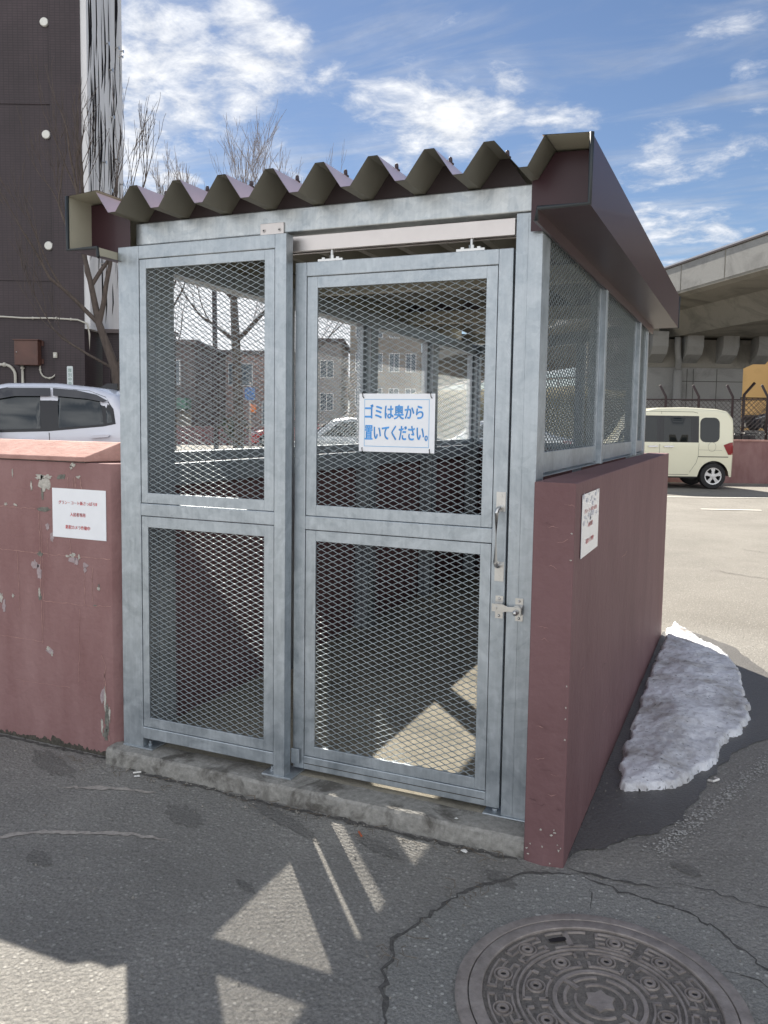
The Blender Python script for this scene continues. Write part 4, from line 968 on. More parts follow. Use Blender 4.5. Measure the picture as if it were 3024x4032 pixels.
# ------------------------------------------------------------------ vehicles
def make_car(name, label, group, body_mat, L_, Wd, H, zt_pts, belt, wx, wr, wins, roof_r=.10, tumble=.12, sill=.22, extras=None, plan=.10, glass=None, visor=None, lamps=(), loc=(0, 0, 0), rz=0, nose=.35):
    """side profile along x (0 = front), y half width, z up; body is one lofted surface"""
    t = thing(name, label, 'car' if name != 'box_van' else 'van', loc, rz, group)
    def zt(x):
        for (x0, z0), (x1, z1) in zip(zt_pts, zt_pts[1:]):
            if x0 <= x <= x1: k = (x - x0) / (x1 - x0); k = k * k * (3 - 2 * k) * .5 + k * .5; return z0 + (z1 - z0) * k
        return zt_pts[-1][1]
    hw = Wd / 2
    def half(x, z):
        top = zt(x); w = hw
        e = min(x, L_ - x); k = nose if x < L_ / 2 else plan
        if e < k: w *= 1 - .22 * (1 - e / k) ** 2
        if z > belt: w -= tumble * ((z - belt) / (H - belt)) ** 1.15
        else: w -= .05 * ((belt - z) / belt) ** 2
        d = top - z; r = roof_r
        if d < r: w -= r * (1 - math.sqrt(max(0, 1 - ((r - d) / r) ** 2)))
        return max(.02, w)
    def zb(x):
        z = sill
        for c in wx:
            rr = wr * 1.18
            if abs(x - c) < rr: z = max(z, wr + math.sqrt(rr * rr - (x - c) ** 2))
        return min(z, zt(x) - .05)
    NX, NZ = 96, 22; mb = MB(); vs = []
    xs = [L_ * i / NX for i in range(NX + 1)]
    for side_ in (-1, 1):
        base = len(vs)
        for x in xs:
            b, tp = zb(x), zt(x)
            for j in range(NZ + 1): k = j / NZ; k = 1 - (1 - k) ** 1.6; z = b + (tp - b) * k; vs.append((x, side_ * half(x, z), z))
    n = NZ + 1; o2 = (NX + 1) * n; fs = []
    for i in range(NX):
        for j in range(NZ): a = i * n + j; fs.append((a, a + n, a + n + 1, a + 1)); b = o2 + a; fs.append((b + 1, b + n + 1, b + n, b))
        a = i * n + NZ; fs.append((a, a + n, o2 + a + n, o2 + a))
    for i in (0, NX):
        for j in range(NZ): a = i * n + j; q = (a, a + 1, o2 + a + 1, o2 + a); fs.append(q if i == 0 else q[::-1])
    mb.add(vs, fs); body = mb.build('body', body_mat, t, smooth=True, auto=50, local=True)
    mb = MB(); mb.box(.15, L_ - .15, -hw + .16, hw - .16, sill - .04, belt - .2); mb.build('underbody', M['trim'], t, local=True)
    def patch(poly, nm, ma, off, par, seg=.05, both=True):
        """polygon (x, z) on the side laid on the body skin, a few mm proud"""
        P = []
        for (x0, z0), (x1, z1) in zip(poly, poly[1:] + poly[:1]):
            k = max(1, int(math.hypot(x1 - x0, z1 - z0) / seg))
            for i in range(k): P.append((x0 + (x1 - x0) * i / k, z0 + (z1 - z0) * i / k))
        out = None
        for s_ in ((-1, 1) if both else (-1,)):
            bmx = bmesh.new(); bvs = [bmx.verts.new((x, 0, z)) for x, z in P]; f = bmx.faces.new(bvs)
            bmesh.ops.triangulate(bmx, faces=[f]); bmesh.ops.subdivide_edges(bmx, edges=[e for e in bmx.edges if e.calc_length() > .12], cuts=2, use_grid_fill=True)
            for v in bmx.verts: v.co.y = s_ * (half(v.co.x, v.co.z) + off)
            if s_ > 0: bmesh.ops.reverse_faces(bmx, faces=bmx.faces)
            me = bpy.data.meshes.new(nm); bmx.normal_update(); bmx.to_mesh(me); bmx.free(); me.materials.append(ma)
            me.polygons.foreach_set('use_smooth', [True] * len(me.polygons))
            o = bpy.data.objects.new(nm, me); COL.objects.link(o); o.parent = par; WM[o.name] = WM[par.name].copy(); out = out or o
        return out
    for poly in wins: patch(poly, 'window', glass or M['glass'], .004, t)
    for c in wx:
        for s_ in (-1, 1):
            y0 = s_ * (hw - .20); y1 = s_ * (hw - .015)
            mb = MB(); ax = (0, s_, 0); w = .185
            mb.lathe([(wr * .62, 0), (wr * .96, .0), (wr, .03), (wr, w - .03), (wr * .96, w), (wr * .66, w), (wr * .64, w - .03)], (c, y0, wr), ax, 36)
            wheel = mb.build('wheel', M['tyre'], t, smooth=True, auto=40, local=True)
            mb = MB(); mb.lathe([(wr * .65, w - .035), (wr * .66, w - .004), (wr * .58, w - .006), (wr * .56, w - .05)], (c, y0, wr), ax, 30)
            for k in range(5):
                a = R(72 * k + 90); d = Vector((math.cos(a), 0, math.sin(a))); ctr = Vector((c, y0 + s_ * (w - .022), wr))
                sd_ = Vector((-d.z, 0, d.x))
                pts = [ctr + d * .03 - sd_ * .035, ctr + d * wr * .35 - sd_ * .028, ctr + d * wr * .60 - sd_ * .05, ctr + d * wr * .60 + sd_ * .05, ctr + d * wr * .35 + sd_ * .028, ctr + d * .03 + sd_ * .035]
                th = Vector((0, s_ * .012, 0)); mb.add([p - th for p in pts] + [p + th for p in pts], [tuple(range(6)), tuple(range(11, 5, -1))] + [(i, (i + 1) % 6, (i + 1) % 6 + 6, i + 6) for i in range(6)])
            mb.lathe([(.055, w - .03), (.05, w - .004), (.0005, w - .002)], (c, y0, wr), ax, 20)
            mb.build('rim', M['alloy'], wheel, smooth=True, auto=40, local=True)
            mb = MB(); mb.lathe([(wr * .64, .06), (.0005, .06)], (c, y0, wr), ax, 30); mb.build('brake_disc', M['black'], wheel, local=True)
    if extras: extras(t, half, zt, patch, body)
    return t
def rrect(x0, x1, z0, z1, r, slx=0):
    out = []
    for cx, cz, a0 in ((x1 - r, z1 - r, 0), (x0 + r, z1 - r, 90), (x0 + r, z0 + r, 180), (x1 - r, z0 + r, 270)):
        for k in range(5): a = R(a0 + 22.5 * k); out.append((cx + r * math.cos(a), cz + r * math.sin(a)))
    return out

# cream kei van: its rear is to the right in the view; local x runs from nose (0) to tail
def van_extras(t, half, zt, patch, body):
    def ln(poly, w=.006):
        out = []
        for (x0, z0), (x1, z1) in zip(poly, poly[1:]):
            L = math.hypot(x1 - x0, z1 - z0); nx, nz = -(z1 - z0) / L * w / 2, (x1 - x0) / L * w / 2
            patch([(x0 - nx, z0 - nz), (x1 - nx, z1 - nz), (x1 + nx, z1 + nz), (x0 + nx, z0 + nz)], 'panel_gap', M['gap'], .0025, body, .1, False)
    ln([(1.72, .98), (1.715, .74), (1.69, .5), (1.66, .33)]); ln([(2.58, 1.0), (2.575, .72)]); ln([(2.575, .72), (2.54, .58)]); ln([(2.54, .58), (2.40, .36)]); ln([(1.66, .31), (2.38, .31)], .008)
    ln([(2.575, .71), (3.24, .71)], .018); ln([(1.75, 1.64), (1.75, 1.70)]); ln([(1.3, 1.695), (2.45, 1.690), (2.55, 1.665)], .008); ln([(2.58, .86), (3.1, .855)], .004)
    out = []
    for k in range(20): a = 2 * math.pi * k / 20; out.append((2.87 + .085 * math.cos(a), .93 + .105 * math.sin(a)))
    ln(out + out[:1], .004)
    for x in (1.45, 1.80):
        mb = MB(); y = -half(x + .1, .93)
        mb.prism([(x, .925), (x + .03, .94), (x + .2, .942), (x + .235, .93), (x + .2, .912), (x + .03, .910)], lambda a, b, tt: (a, tt, b), y - .03, y - .012); mb.build('door_handle', M['chrome'], t, local=True)
    for s_ in (-1, 1):
        pass
    lamp = patch([(3.12, .97), (3.265, 1.03), (3.375, 1.04), (3.385, .76), (3.23, .76)], 'tail_lamp', M['lamp_red'], .006, t)
    mb = MB(); mb.sphere((.95, -.80, 1.06), .1, 8, sc=(.8, .6, 1.1)); mb.build('mirror', M['cream_car'], t, smooth=True, local=True)
    patch([(.08, .62), (.3, .72), (.42, .80), (.3, .84), (.1, .78)], 'headlamp', M['lamp_clear'], .005, t)
    patch([(.8, 1.02), (2.575, 1.02), (2.575, 1.60), (1.25, 1.60), (.9, 1.25)], 'window_surround', M['trim'], .002, body)
    mb = MB(); mb.prism([(3.383, 1.05), (3.36, 1.6), (3.345, 1.6), (3.37, 1.05)], lambda a, b, tt: (a, tt, b), -.5, .5); mb.build('rear_window', M['glass'], t, local=True)
vloc = W(7.05, 18.85, 0)
vp = vloc - RH * 2.93; vp.z = .035
make_car('box_van', 'pale cream boxy kei van parked by the far pink wall', None, M['cream_car'], 3.39, 1.475, 1.79,
         [(0, .55), (.06, .78), (.45, .92), (.85, 1.04), (1.35, 1.70), (1.7, 1.775), (2.3, 1.79), (2.95, 1.765), (3.2, 1.72), (3.315, 1.60), (3.365, 1.38), (3.388, 1.0), (3.39, .5)], 1.0, (.50, 2.93), .285,
         [[(.95, 1.03), (1.66, 1.03), (1.66, 1.56), (1.30, 1.56), (1.0, 1.2)], [(1.80, 1.03), (2.40, 1.03), (2.40, 1.56), (1.80, 1.56)], rrect(2.60, 3.03, 1.03, 1.57, .12)], extras=van_extras, glass=M['glass_dark'], loc=vp, rz=YAW, tumble=.07, roof_r=.09, plan=.08, nose=.3, sill=.27)

def hatch_extras(t, half, zt, patch, body):
    patch([(.90, .90), (2.42, .955), (3.06, 1.02), (3.20, 1.05), (3.16, 1.22), (3.05, 1.36), (2.85, 1.43), (2.4, 1.468), (1.9, 1.463), (1.5, 1.38), (1.2, 1.16)], 'window_surround', M['trim'], .002, body)
    def vis(p): patch(p, 'wind_deflector', M['visor'], .028, t, .06)
    vis([(1.42, 1.345), (1.65, 1.42), (1.9, 1.452), (2.40, 1.455), (2.42, 1.36), (2.0, 1.355), (1.7, 1.30), (1.40, 1.18)])
    vis([(2.43, 1.455), (2.7, 1.435), (2.95, 1.385), (3.09, 1.315), (3.04, 1.30), (2.85, 1.335), (2.45, 1.365)])
    for x0, z0 in ((2.05, .84), (2.92, .90)):
        mb = MB(); y = -half(x0 + .1, z0); mb.prism([(x0, z0), (x0 + .03, z0 + .018), (x0 + .2, z0 + .03), (x0 + .23, z0 + .02), (x0 + .2, z0), (x0 + .03, z0 - .015)], lambda a, b, tt: (a, tt, b), y - .035, y - .01); mb.build('door_handle', M['white_car'], t, local=True)
    patch([(2.428, .94), (2.436, .94), (2.455, .55), (2.447, .55)], 'panel_gap', M['gap'], .002, body, .1, False)
    mb = MB(); mb.sphere((1.78, -.95, .95), .1, 8, sc=(.75, .9, .7)); mb.build('mirror', M['white_car'], t, smooth=True, local=True)
    mb = MB(); mb.prism([(2.70, 1.49), (2.80, 1.545), (2.92, 1.545), (2.92, 1.46)], lambda a, b, tt: (a, tt, b), -.03, .03); mb.build('roof_antenna', M['trim'], t, local=True)
    patch([(3.27, .8), (3.40, .84), (3.385, .96), (3.29, 1.0)], 'tail_lamp', M['lamp_red'], .006, t); patch([(.06, .66), (.5, .80), (.3, .82), (.1, .76)], 'headlamp', M['lamp_clear'], .005, t)
hp = W(-3.95, 10.4, 0) - RH * 2.42; hp.z = .285
make_car('hatchback', 'white hatchback with smoked window visors behind the left wall', None, M['white_car'], 3.42, 1.69, 1.55,
         [(0, .50), (.08, .70), (.45, .83), (.80, .93), (1.45, 1.43), (1.85, 1.512), (2.4, 1.518), (2.85, 1.475), (3.12, 1.40), (3.30, 1.18), (3.39, .95), (3.42, .5)], .93, (.68, 3.0), .30,
         [[(1.15, .935), (2.33, .985), (2.28, 1.42), (1.9, 1.42), (1.62, 1.36), (1.35, 1.15)], [(2.54, .995), (3.06, 1.045), (3.03, 1.20), (2.98, 1.34), (2.80, 1.385), (2.49, 1.41)], [(3.10, 1.055), (3.16, 1.07), (3.13, 1.18), (3.07, 1.22)]],
         extras=hatch_extras, loc=hp, rz=YAW - R(2), tumble=.16, roof_r=.12)
def sedan_ex(col):
    def ex(t, half, zt, patch, body):
        patch([(3.72, .72), (4.12, .78), (4.12, .95), (3.8, .96)], 'tail_lamp', M['lamp_red'], .006, t); patch([(.06, .62), (.5, .76), (.3, .8), (.08, .74)], 'headlamp', M['lamp_clear'], .005, t)
        mb = MB(); mb.sphere((1.2, -.92, .98), .09, 8, sc=(.75, .9, .7)); mb.build('mirror', col, t, smooth=True, local=True)
        mb = MB(); mb.prism([(1.02, .985), (1.58, 1.395), (1.60, 1.375), (1.05, .965)], lambda a, b, tt: (a, tt, b + .012), -.62, .62); mb.build('windscreen', M['glass'], t, local=True)
    return ex
WS = [[(1.35, 1.0), (2.25, 1.01), (2.22, 1.36), (1.80, 1.34)], [(2.33, 1.01), (3.1, 1.03), (2.95, 1.28), (2.7, 1.35), (2.30, 1.36)]]
ZT = [(0, .5), (.07, .7), (.5, .83), (1.05, .97), (1.65, 1.41), (2.0, 1.455), (2.6, 1.45), (3.1, 1.33), (3.6, 1.08), (4.05, .99), (4.15, .5)]
def other(name, label, col, a, b, z, rz, group=None, H=1.46):
    p = W(a, b, 0); p.z = z
    return make_car(name, label, group, col, 4.15, 1.70, H, [(x, zz * H / 1.46) for x, zz in ZT], .95 * H / 1.46, (.8, 3.35), .31, [[(x, zz * H / 1.46) for x, zz in w] for w in WS], extras=sedan_ex(col), loc=p, rz=YAW + rz, tumble=.2, roof_r=.12)
other('silver_car', 'silver car seen through the door mesh beside the notice', M['silver_car'], -2.9, 20.5, .04, R(-12), 'silver cars parked behind the shelter')
other('silver_car', 'silver car seen through the mesh at the far end of the shelter', M['silver_car'], .55, 21.8, .04, R(-8), 'silver cars parked behind the shelter')
other('red_car', 'small red car beyond the tree seen through the left mesh', M['red_car'], -7.2, 41, .05, R(10))
other('estate_car', 'dark blue estate car on the raised road beyond the fence', M['navy_car'], 17.9, 42, 1.18, R(4), H=1.6)

# ------------------------------------------------------------------ far wall, fence, bicycles
FD = 20.2
def obb(mb, a0, a1, b0, b1, z0, z1, mi=None):
    P = [W(a, b, z) for z in (z0, z1) for a, b in ((a0, b0), (a1, b0), (a1, b1), (a0, b1))]
    mb.add(P, [(0, 3, 2, 1), (4, 5, 6, 7), (0, 1, 5, 4), (1, 2, 6, 5), (2, 3, 7, 6), (3, 0, 4, 7)], mi)
pw = thing('boundary_wall', 'pinkish red boundary wall behind the cream van', 'wall', W(9, FD, 0)); mb = MB(); obb(mb, 5.0, 16, FD, FD + .18, -.2, 1.06); mb.build('wall_face', M['paint'], pw)
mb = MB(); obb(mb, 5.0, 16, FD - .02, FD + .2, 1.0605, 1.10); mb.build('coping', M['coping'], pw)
pw2 = thing('boundary_wall', 'dark red low wall across the lot seen through the left mesh', 'wall', W(-9, 44, 0)); mb = MB(); obb(mb, -22, 4, 44, 44.2, -.2, .95); mb.build('wall_face', M['paint_r'], pw2); mb = MB(); obb(mb, -22, 4, 43.97, 44.23, .951, 1.0); mb.build('coping', M['paint_r'], pw2)
def chainlink(t, pts, z0, zb, zt_, lean, sp=.11, wire=.004):
    pass
fz = thing('chain_link_fence', 'dark chain link fence with bent posts in front of the bridge pier', 'fence', W(9, 24, 0))
FP = [(6.4 + .86 * i, 25.5 - .35 * i) for i in range(9)]
for a, b in FP:
    mb = MB(); p = W(a, b, 0); q = W(a, b, 2.28); mb.tube([p, q, W(a - .19, b, 2.62)], .036, 8); mb.build('fence_post', M['fence'], fz, smooth=True)
mb = MB(); mb.tube([W(a, b, 2.20) for a, b in FP], .022, 6); mb.build('top_rail', M['fence'], fz)
mb = MB(); n_ = 60
A, B = FP[0], FP[-1]
for k in range(-14, n_):
    for s_ in (1, -1):
        u0 = k / n_; u1 = u0 + .235 * 1
        z0, z1 = (.3, 2.18) if s_ > 0 else (2.18, .3)
        def cl(u, z, uo, zo): return u, z
        ua, ub = u0, u1; za, zb_ = z0, z1
        if ua < 0: za = za + (zb_ - za) * (0 - ua) / (ub - ua); ua = 0
        if ub > 1: zb_ = za + (zb_ - za) * (1 - ua) / (ub - ua); ub = 1
        if ub <= ua: continue
        mb.tube([W(A[0] + (B[0] - A[0]) * ua, A[1] + (B[1] - A[1]) * ua, za), W(A[0] + (B[0] - A[0]) * ub, A[1] + (B[1] - A[1]) * ub, zb_)], .006, 4)
mb.build('wire_mesh', M['fence'], fz)
f2 = thing('chain_link_fence', 'second dark fence with bent posts before the ochre building', 'fence', W(15, 34, 0))
F2 = [(14.55 + 2.25 * i, 34.5) for i in range(4)]
for a, b in F2: mb = MB(); mb.tube([W(a, b, -.1), W(a, b, 2.75), W(a + .42, b, 3.25)], .06, 8); mb.build('fence_post', M['fence'], f2, smooth=True)
mb = MB(); mb.tube([W(14.4, 34.5, 2.62), W(21.6, 34.5, 2.62)], .03, 6); mb.build('top_rail', M['fence'], f2)
mb = MB()
for k in range(-9, 30):
    for s_ in (1, -1):
        u0 = 14.4 + k * .24; u1 = u0 + 2.2; za, zb_ = (.4, 2.6) if s_ > 0 else (2.6, .4)
        if u0 < 14.4: za += (zb_ - za) * (14.4 - u0) / (u1 - u0); u0 = 14.4
        if u1 > 21.6: zb_ = za + (zb_ - za) * (21.6 - u0) / (u1 - u0); u1 = 21.6
        mb.tube([W(u0, 34.5, za), W(u1, 34.5, zb_)], .009, 4)
mb.build('wire_mesh', M['fence'], f2)
def bicycle(loc, rz, label, col):
    t = thing('bicycle', label, 'bicycle', loc, rz, 'bicycles parked behind the far wall')
    for x in (0, 1.05):
        mb = MB(); mb.tube([(x + .33 * math.cos(2 * math.pi * k / 24), 0, .33 + .33 * math.sin(2 * math.pi * k / 24)) for k in range(25)], .018, 6, cap=False)
        for k in range(8): a = math.pi * k / 8; mb.tube([(x + .32 * math.cos(a), 0, .33 + .32 * math.sin(a)), (x - .32 * math.cos(a), 0, .33 - .32 * math.sin(a))], .0025, 3)
        mb.build('wheel', M['tyre'], t, local=True)
    mb = MB()
    for p, q in (((1.05, 0, .33), (.90, 0, .88)), ((.92, 0, .80), (.42, 0, .30)), ((.42, 0, .30), (.30, 0, .82)), ((.36, 0, .62), (.93, 0, .72)), ((.0, 0, .33), (.42, 0, .30)), ((0, 0, .33), (.33, 0, .70))): mb.tube([p, q], .018, 8)
    mb.build('frame', col, t, smooth=True, local=True)
    mb = MB(); mb.tube([(.90, 0, .88), (.88, 0, 1.0), (.93, 0, 1.05)], .014, 8); mb.tube([(.72, -.28, 1.02), (.86, -.27, 1.07), (.95, -.1, 1.06), (.95, .1, 1.06), (.86, .27, 1.07), (.72, .28, 1.02)], .013, 8); mb.build('handlebar', M['black'], t, smooth=True, local=True)
    mb = MB(); mb.prism([(.10, .86), (.30, .83), (.44, .86), (.42, .89), (.12, .91)], lambda a, b, tt: (a, tt * (1 if a < .3 else .45), b), -.09, .09); mb.build('saddle', M['black'], t, local=True)
    mb = MB(); mb.box(1.0, 1.32, -.16, .16, .78, .80); 
    for s_ in ((1.0, 1.006, -.16, .16), (1.314, 1.32, -.16, .16), (1.0065, 1.3135, -.16, -.154), (1.0065, 1.3135, .154, .16)): mb.box(*s_, .8005, 1.0)
    mb.build('basket', M['black'], t, local=True)
for i, (a, b, rz, lb) in enumerate([(9.15, 22.4, 62, 'dark bicycle nearest the cream van behind the far wall'), (9.75, 22.5, 70, 'dark bicycle third from the right edge behind the far wall'), (10.35, 22.6, 58, 'dark bicycle second from the right edge behind the far wall'), (10.9, 22.6, 66, 'red bicycle at the right edge behind the far wall')]):
    p = W(a, b, 0); p.z = .17; bicycle(p, YAW + R(rz), lb, M['red_car'] if i == 3 else M['trim'])

# ------------------------------------------------------------------ viaduct
va = thing('viaduct', 'grey concrete elevated roadway crossing above the parking lot', 'viaduct', W(15, 34, 0))
DV = (Vector((-.197, 1, 0))).normalized()       # along, in (a, b)
NV = Vector((DV.y, -DV.x, 0))                   # to the far side
A0 = Vector((17.9, 0, 0))
def V(s, w, z): q = A0 + DV * s + NV * w; return W(q.x, q.y, z)
S0, S1 = -8, 170
mb = MB(); pr = [(0, 6.70), (0, 7.83), (.25, 7.83), (.25, 7.0), (9.25, 7.0), (9.25, 7.83), (9.5, 7.83), (9.5, 6.70), (9.3, 6.62), (8.0, 6.42), (6.9, 5.55), (2.6, 5.55), (1.55, 6.42), (.25, 6.60)]
ss = lin(S0, S1, 60); n_ = len(pr); vs = [V(s, w, z) for s in ss for w, z in pr]
mb.add(vs, [(i * n_ + k, i * n_ + (k + 1) % n_, (i + 1) * n_ + (k + 1) % n_, (i + 1) * n_ + k) for i in range(len(ss) - 1) for k in range(n_)] + [tuple(range(n_)), tuple(range((len(ss) - 1) * n_, len(ss) * n_))])
mb.build('deck', M['via'], va)
s = S0; k = 0
while s < 90:
    mb = MB(); P = [V(s + .04, -.012, 6.80), V(s + 2.96, -.012, 6.80), V(s + 2.96, -.012, 7.80), V(s + .04, -.012, 7.80), V(s + .04, .004, 6.80), V(s + 2.96, .004, 6.80), V(s + 2.96, .004, 7.80), V(s + .04, .004, 7.80)]
    mb.add(P, [(0, 1, 2, 3), (0, 4, 5, 1), (1, 5, 6, 2), (2, 6, 7, 3), (3, 7, 4, 0)]); mb.build('parapet_panel', M['via_panel'], va); s += 3.0; k += 1
mb = MB(); mb.prism([(-.05, 7.832), (.30, 7.832), (.30, 7.90), (-.05, 7.90)], lambda a, b, t: V(t, a, b), S0, S1); mb.build('parapet_cap', M['fence'], va)
mb = MB(); mb.prism([(-.04, 7.901), (.29, 7.901), (.29, 7.96), (-.04, 7.96)], lambda a, b, t: V(t, a, b), S0, S1); mb.build('top_rail', M['rail'], va)
# pier wall standing under the deck
PB = 39.0
def PRB(mb, a0, a1, b0, b1, z0, z1): obb(mb, a0, a1, b0, b1, z0, z1)
mb = MB(); PRB(mb, 9.0, 16.35, PB, PB + 2.2, -.3, 4.15); mb.build('pier', M['via_panel'], va)
mb = MB(); mb.prism([(9.0, 4.152), (16.35, 4.152), (17.2, 4.55), (17.75, 5.05), (17.75, 5.45), (9.0, 5.45)], lambda a, b, t: W(a, t, b), PB - .05, PB + 2.25); mb.build('pier_cap', M['via'], va)
for i in range(5):
    a = 10.14 + 1.62 * i
    mb = MB(); mb.prism([(PB - .051, 4.35), (PB - .75, 4.7), (PB - .95, 5.05), (PB - .95, 5.72), (PB - .55, 5.72), (PB - .051, 5.40)], lambda p, q, t: W(t, p, q), a, a + .72); mb.build('corbel', M['via_panel'], va)
    mb = MB(); mb.prism([(PB - .9, 5.725), (PB - .05, 5.725), (PB - .05, 6.1), (PB - .9, 6.1)], lambda p, q, t: W(t, p, q), a - .35, a + .28); mb.build('girder_end', M['via'], va)
mb = MB(); mb.tube([W(13.05, PB - .5, 5.5), W(13.05, PB - .5, 5.0), W(13.2, PB - .25, 4.5), W(13.2, PB - .25, 4.0)], .15, 10); mb.tube([W(13.2, PB - .25, 4.0), W(13.2, PB - .25, -.1)], .2, 10); mb.build('drain_pipe', M['via_panel'], va, smooth=True)
mb = MB(); mb.build  # formwork joints
mb = MB()
for a in (14.0, 15.1, 13.7): obb(mb, a, a + .03, PB - .004, PB - .0005, -.1, 4.1)
for z in (1.4, 2.6, 3.5): obb(mb, 13.5, 16.34, PB - .0065, PB - .0045, z, z + .03)
mb.build('form_joint', M['gap'], va)
# raised road beyond
rr_ = MB(); obb(rr_, 12, 60, 38.0 + 3.4, 48, -.3, 1.13); structure('raised_road', rr_, M['lot'])
kb = thing('kerb_wall', 'pale kerb along the raised road below the dark estate car', 'kerb', W(18, 41, 1)); mb = MB(); obb(mb, 16.4, 40, 41.2, 41.39, -.3, 1.25); mb.build('kerb_face', M['via_panel'], kb)

# ------------------------------------------------------------------ buildings
def bbox(t, nm, ma, a0, a1, b0, b1, z0, z1): mb = MB(); obb(mb, a0, a1, b0, b1, z0, z1); return mb.build(nm, ma, t)
def window(t, a0, a1, z0, z1, b, fr=.06):
    f = MB(); 
    for q in ((a0, a1, z0, z0 + fr), (a0, a1, z1 - fr, z1), (a0, a0 + fr, z0 + fr, z1 - fr), (a1 - fr, a1, z0 + fr, z1 - fr), ((a0 + a1) / 2 - fr / 2, (a0 + a1) / 2 + fr / 2, z0 + fr, z1 - fr)): obb(f, q[0], q[1], b - .06, b + .02, q[2], q[3])
    w = f.build('window', M['wht'], t); mb = MB(); obb(mb, a0 + fr, a1 - fr, b - .02, b - .005, z0 + fr, z1 - fr); mb.build('pane', M['pane'], w); return w
ob = thing('apartment_building', 'ochre rendered apartment block seen under the viaduct', 'building', W(24, 58, 0))
bbox(ob, 'wall', M['orange'], 18, 44, 56, 68, -.3, 9.6); bbox(ob, 'projecting_bay', M['orange_dark'], 26.0, 44, 55.2, 55.995, 3.15, 9.5); bbox(ob, 'roof', M['dgrey'], 17.7, 44.3, 55.0, 68.3, 9.61, 9.85)
for i in range(3):
    for z in (.9, 4.05, 7.1): window(ob, 27.2 + 4.6 * i, 29.9 + 4.6 * i, z, z + 2.0, 55.19 if z > 3 else 55.99)
    mb = MB(); obb(mb, 27.0 + 4.6 * i, 30.1 + 4.6 * i, 54.7, 55.98, 3.0, 3.12); mb.build('canopy', M['dgrey'], ob)
    mb = MB()
    for k in range(16): obb(mb, 27.2 + 4.6 * i + k * .18, 27.23 + 4.6 * i + k * .18, 54.95, 54.98, 4.05, 4.9)
    obb(mb, 27.15 + 4.6 * i, 29.95 + 4.6 * i, 54.94, 54.99, 4.905, 4.95); mb.build('railing', M['wht'], ob)
# tower
TB = 17.0
tw = thing('tile_tower', 'tall dark brown tiled tower with a pale bark patterned side', 'building', W(-8, TB, 0), YAW)
def TL(a, b, z): return W(a, b, z)
def tbox(nm, ma, a0, a1, b0, b1, z0, z1): mb = MB(); obb(mb, a0, a1, b0, b1, z0, z1); return mb.build(nm, ma, tw)
TE = -6.34
tbox('main_shaft', M['tile'], -13.5, -6.955, TB, TB + 2.15, 0, 11.6); cor = tbox('corner_shaft', M['tile'], -6.9545, TE, TB - .07, TB + 2.15, 0, 11.6)
tbox('joint_bead', M['streak'], -6.968, -6.957, TB - .03, TB - .001, 0, 11.5)
for z in (7.62, 4.15): tbox('band_course', M['tile'], -13.4, -6.97, TB - .02, TB - .001, z, z + .10); 
for a, z in ((-7.06, 9.19), (-7.06, 7.03), (-7.05, 4.85), (-9.4, 9.19), (-9.4, 7.03), (-9.4, 4.85)):
    mb = MB(); p = W(a - .0, TB, z); mb.lathe([(.0005, -.05), (.075, -.05), (.086, -.035), (.086, 0)], p, FH, 24); mb.build('vent_cover', M['disc'], tw, smooth=True, auto=40)
# pale side panel with dark bark slits
mb = MB(); mb.prism([(TB - .05, 3.2), (TB + 2.1, 3.2), (TB + 2.1, 11.4), (TB - .05, 11.4)], lambda p, q, t: W(t, p, q), TE + .001, TE + .12); bp_ = mb.build('bark_panel', M['silverpanel'], tw)
mb = MB(); rnd = random.Random(12)
for i in range(78):
    b = TB + 1.95 * rnd.random() ** 1.25 + .04; z = rnd.uniform(3.2, 11.2); h = rnd.uniform(.5, 1.9); w = rnd.uniform(.025, .10)
    if z + h > 11.35: h = 11.35 - z
    pts = [(b - w * .6, z), (b + w * .02, z + h * .12), (b + w, z + h * .42), (b + w * .75, z + h * .72), (b + w * .2, z + h), (b - w * .1, z + h * .7), (b, z + h * .4)]
    x = TE + .1215 + i * 2e-5; mb.add([W(x, p, q) for p, q in pts], [tuple(range(7))])
mb.each('bark_slit', M['streak'], bp_)
for i in range(20):
    b = TB + rnd.uniform(.15, 2.0); z = rnd.uniform(4, 11.2); mb = MB(); mb.cyl(W(TE + .12, b, z), W(TE + .19, b, z), .018, 8); mb.cyl(W(TE + .19, b, z), W(TE + .20, b, z), .038, 10); mb.build('spider_fixing', M['stainless'], bp_)
# low annex with a dark doorway
ax = thing('annex', 'dark brown tiled low annex with a black doorway beside the tower', 'building', W(-5, 17.3, 0), YAW)
mb = MB()
for q in ((TE + .125, -6.05, 17.6, 18.0, 0, 3.18), (-4.9, -4.76, 17.6, 18.0, 0, 3.18), (-6.049, -4.901, 17.6, 18.0, 2.62, 3.18)): obb(mb, *q)
mb.build('wall', M['tile'], ax)
mb = MB(); obb(mb, -6.049, -4.901, 17.9, 17.98, 0, 2.615); mb.build('door_recess', M['black'], ax)
mb = MB(); obb(mb, TE + .13, -4.72, 17.5, 18.1, 3.1805, 3.26); mb.build('roof', M['dgrey'], ax)
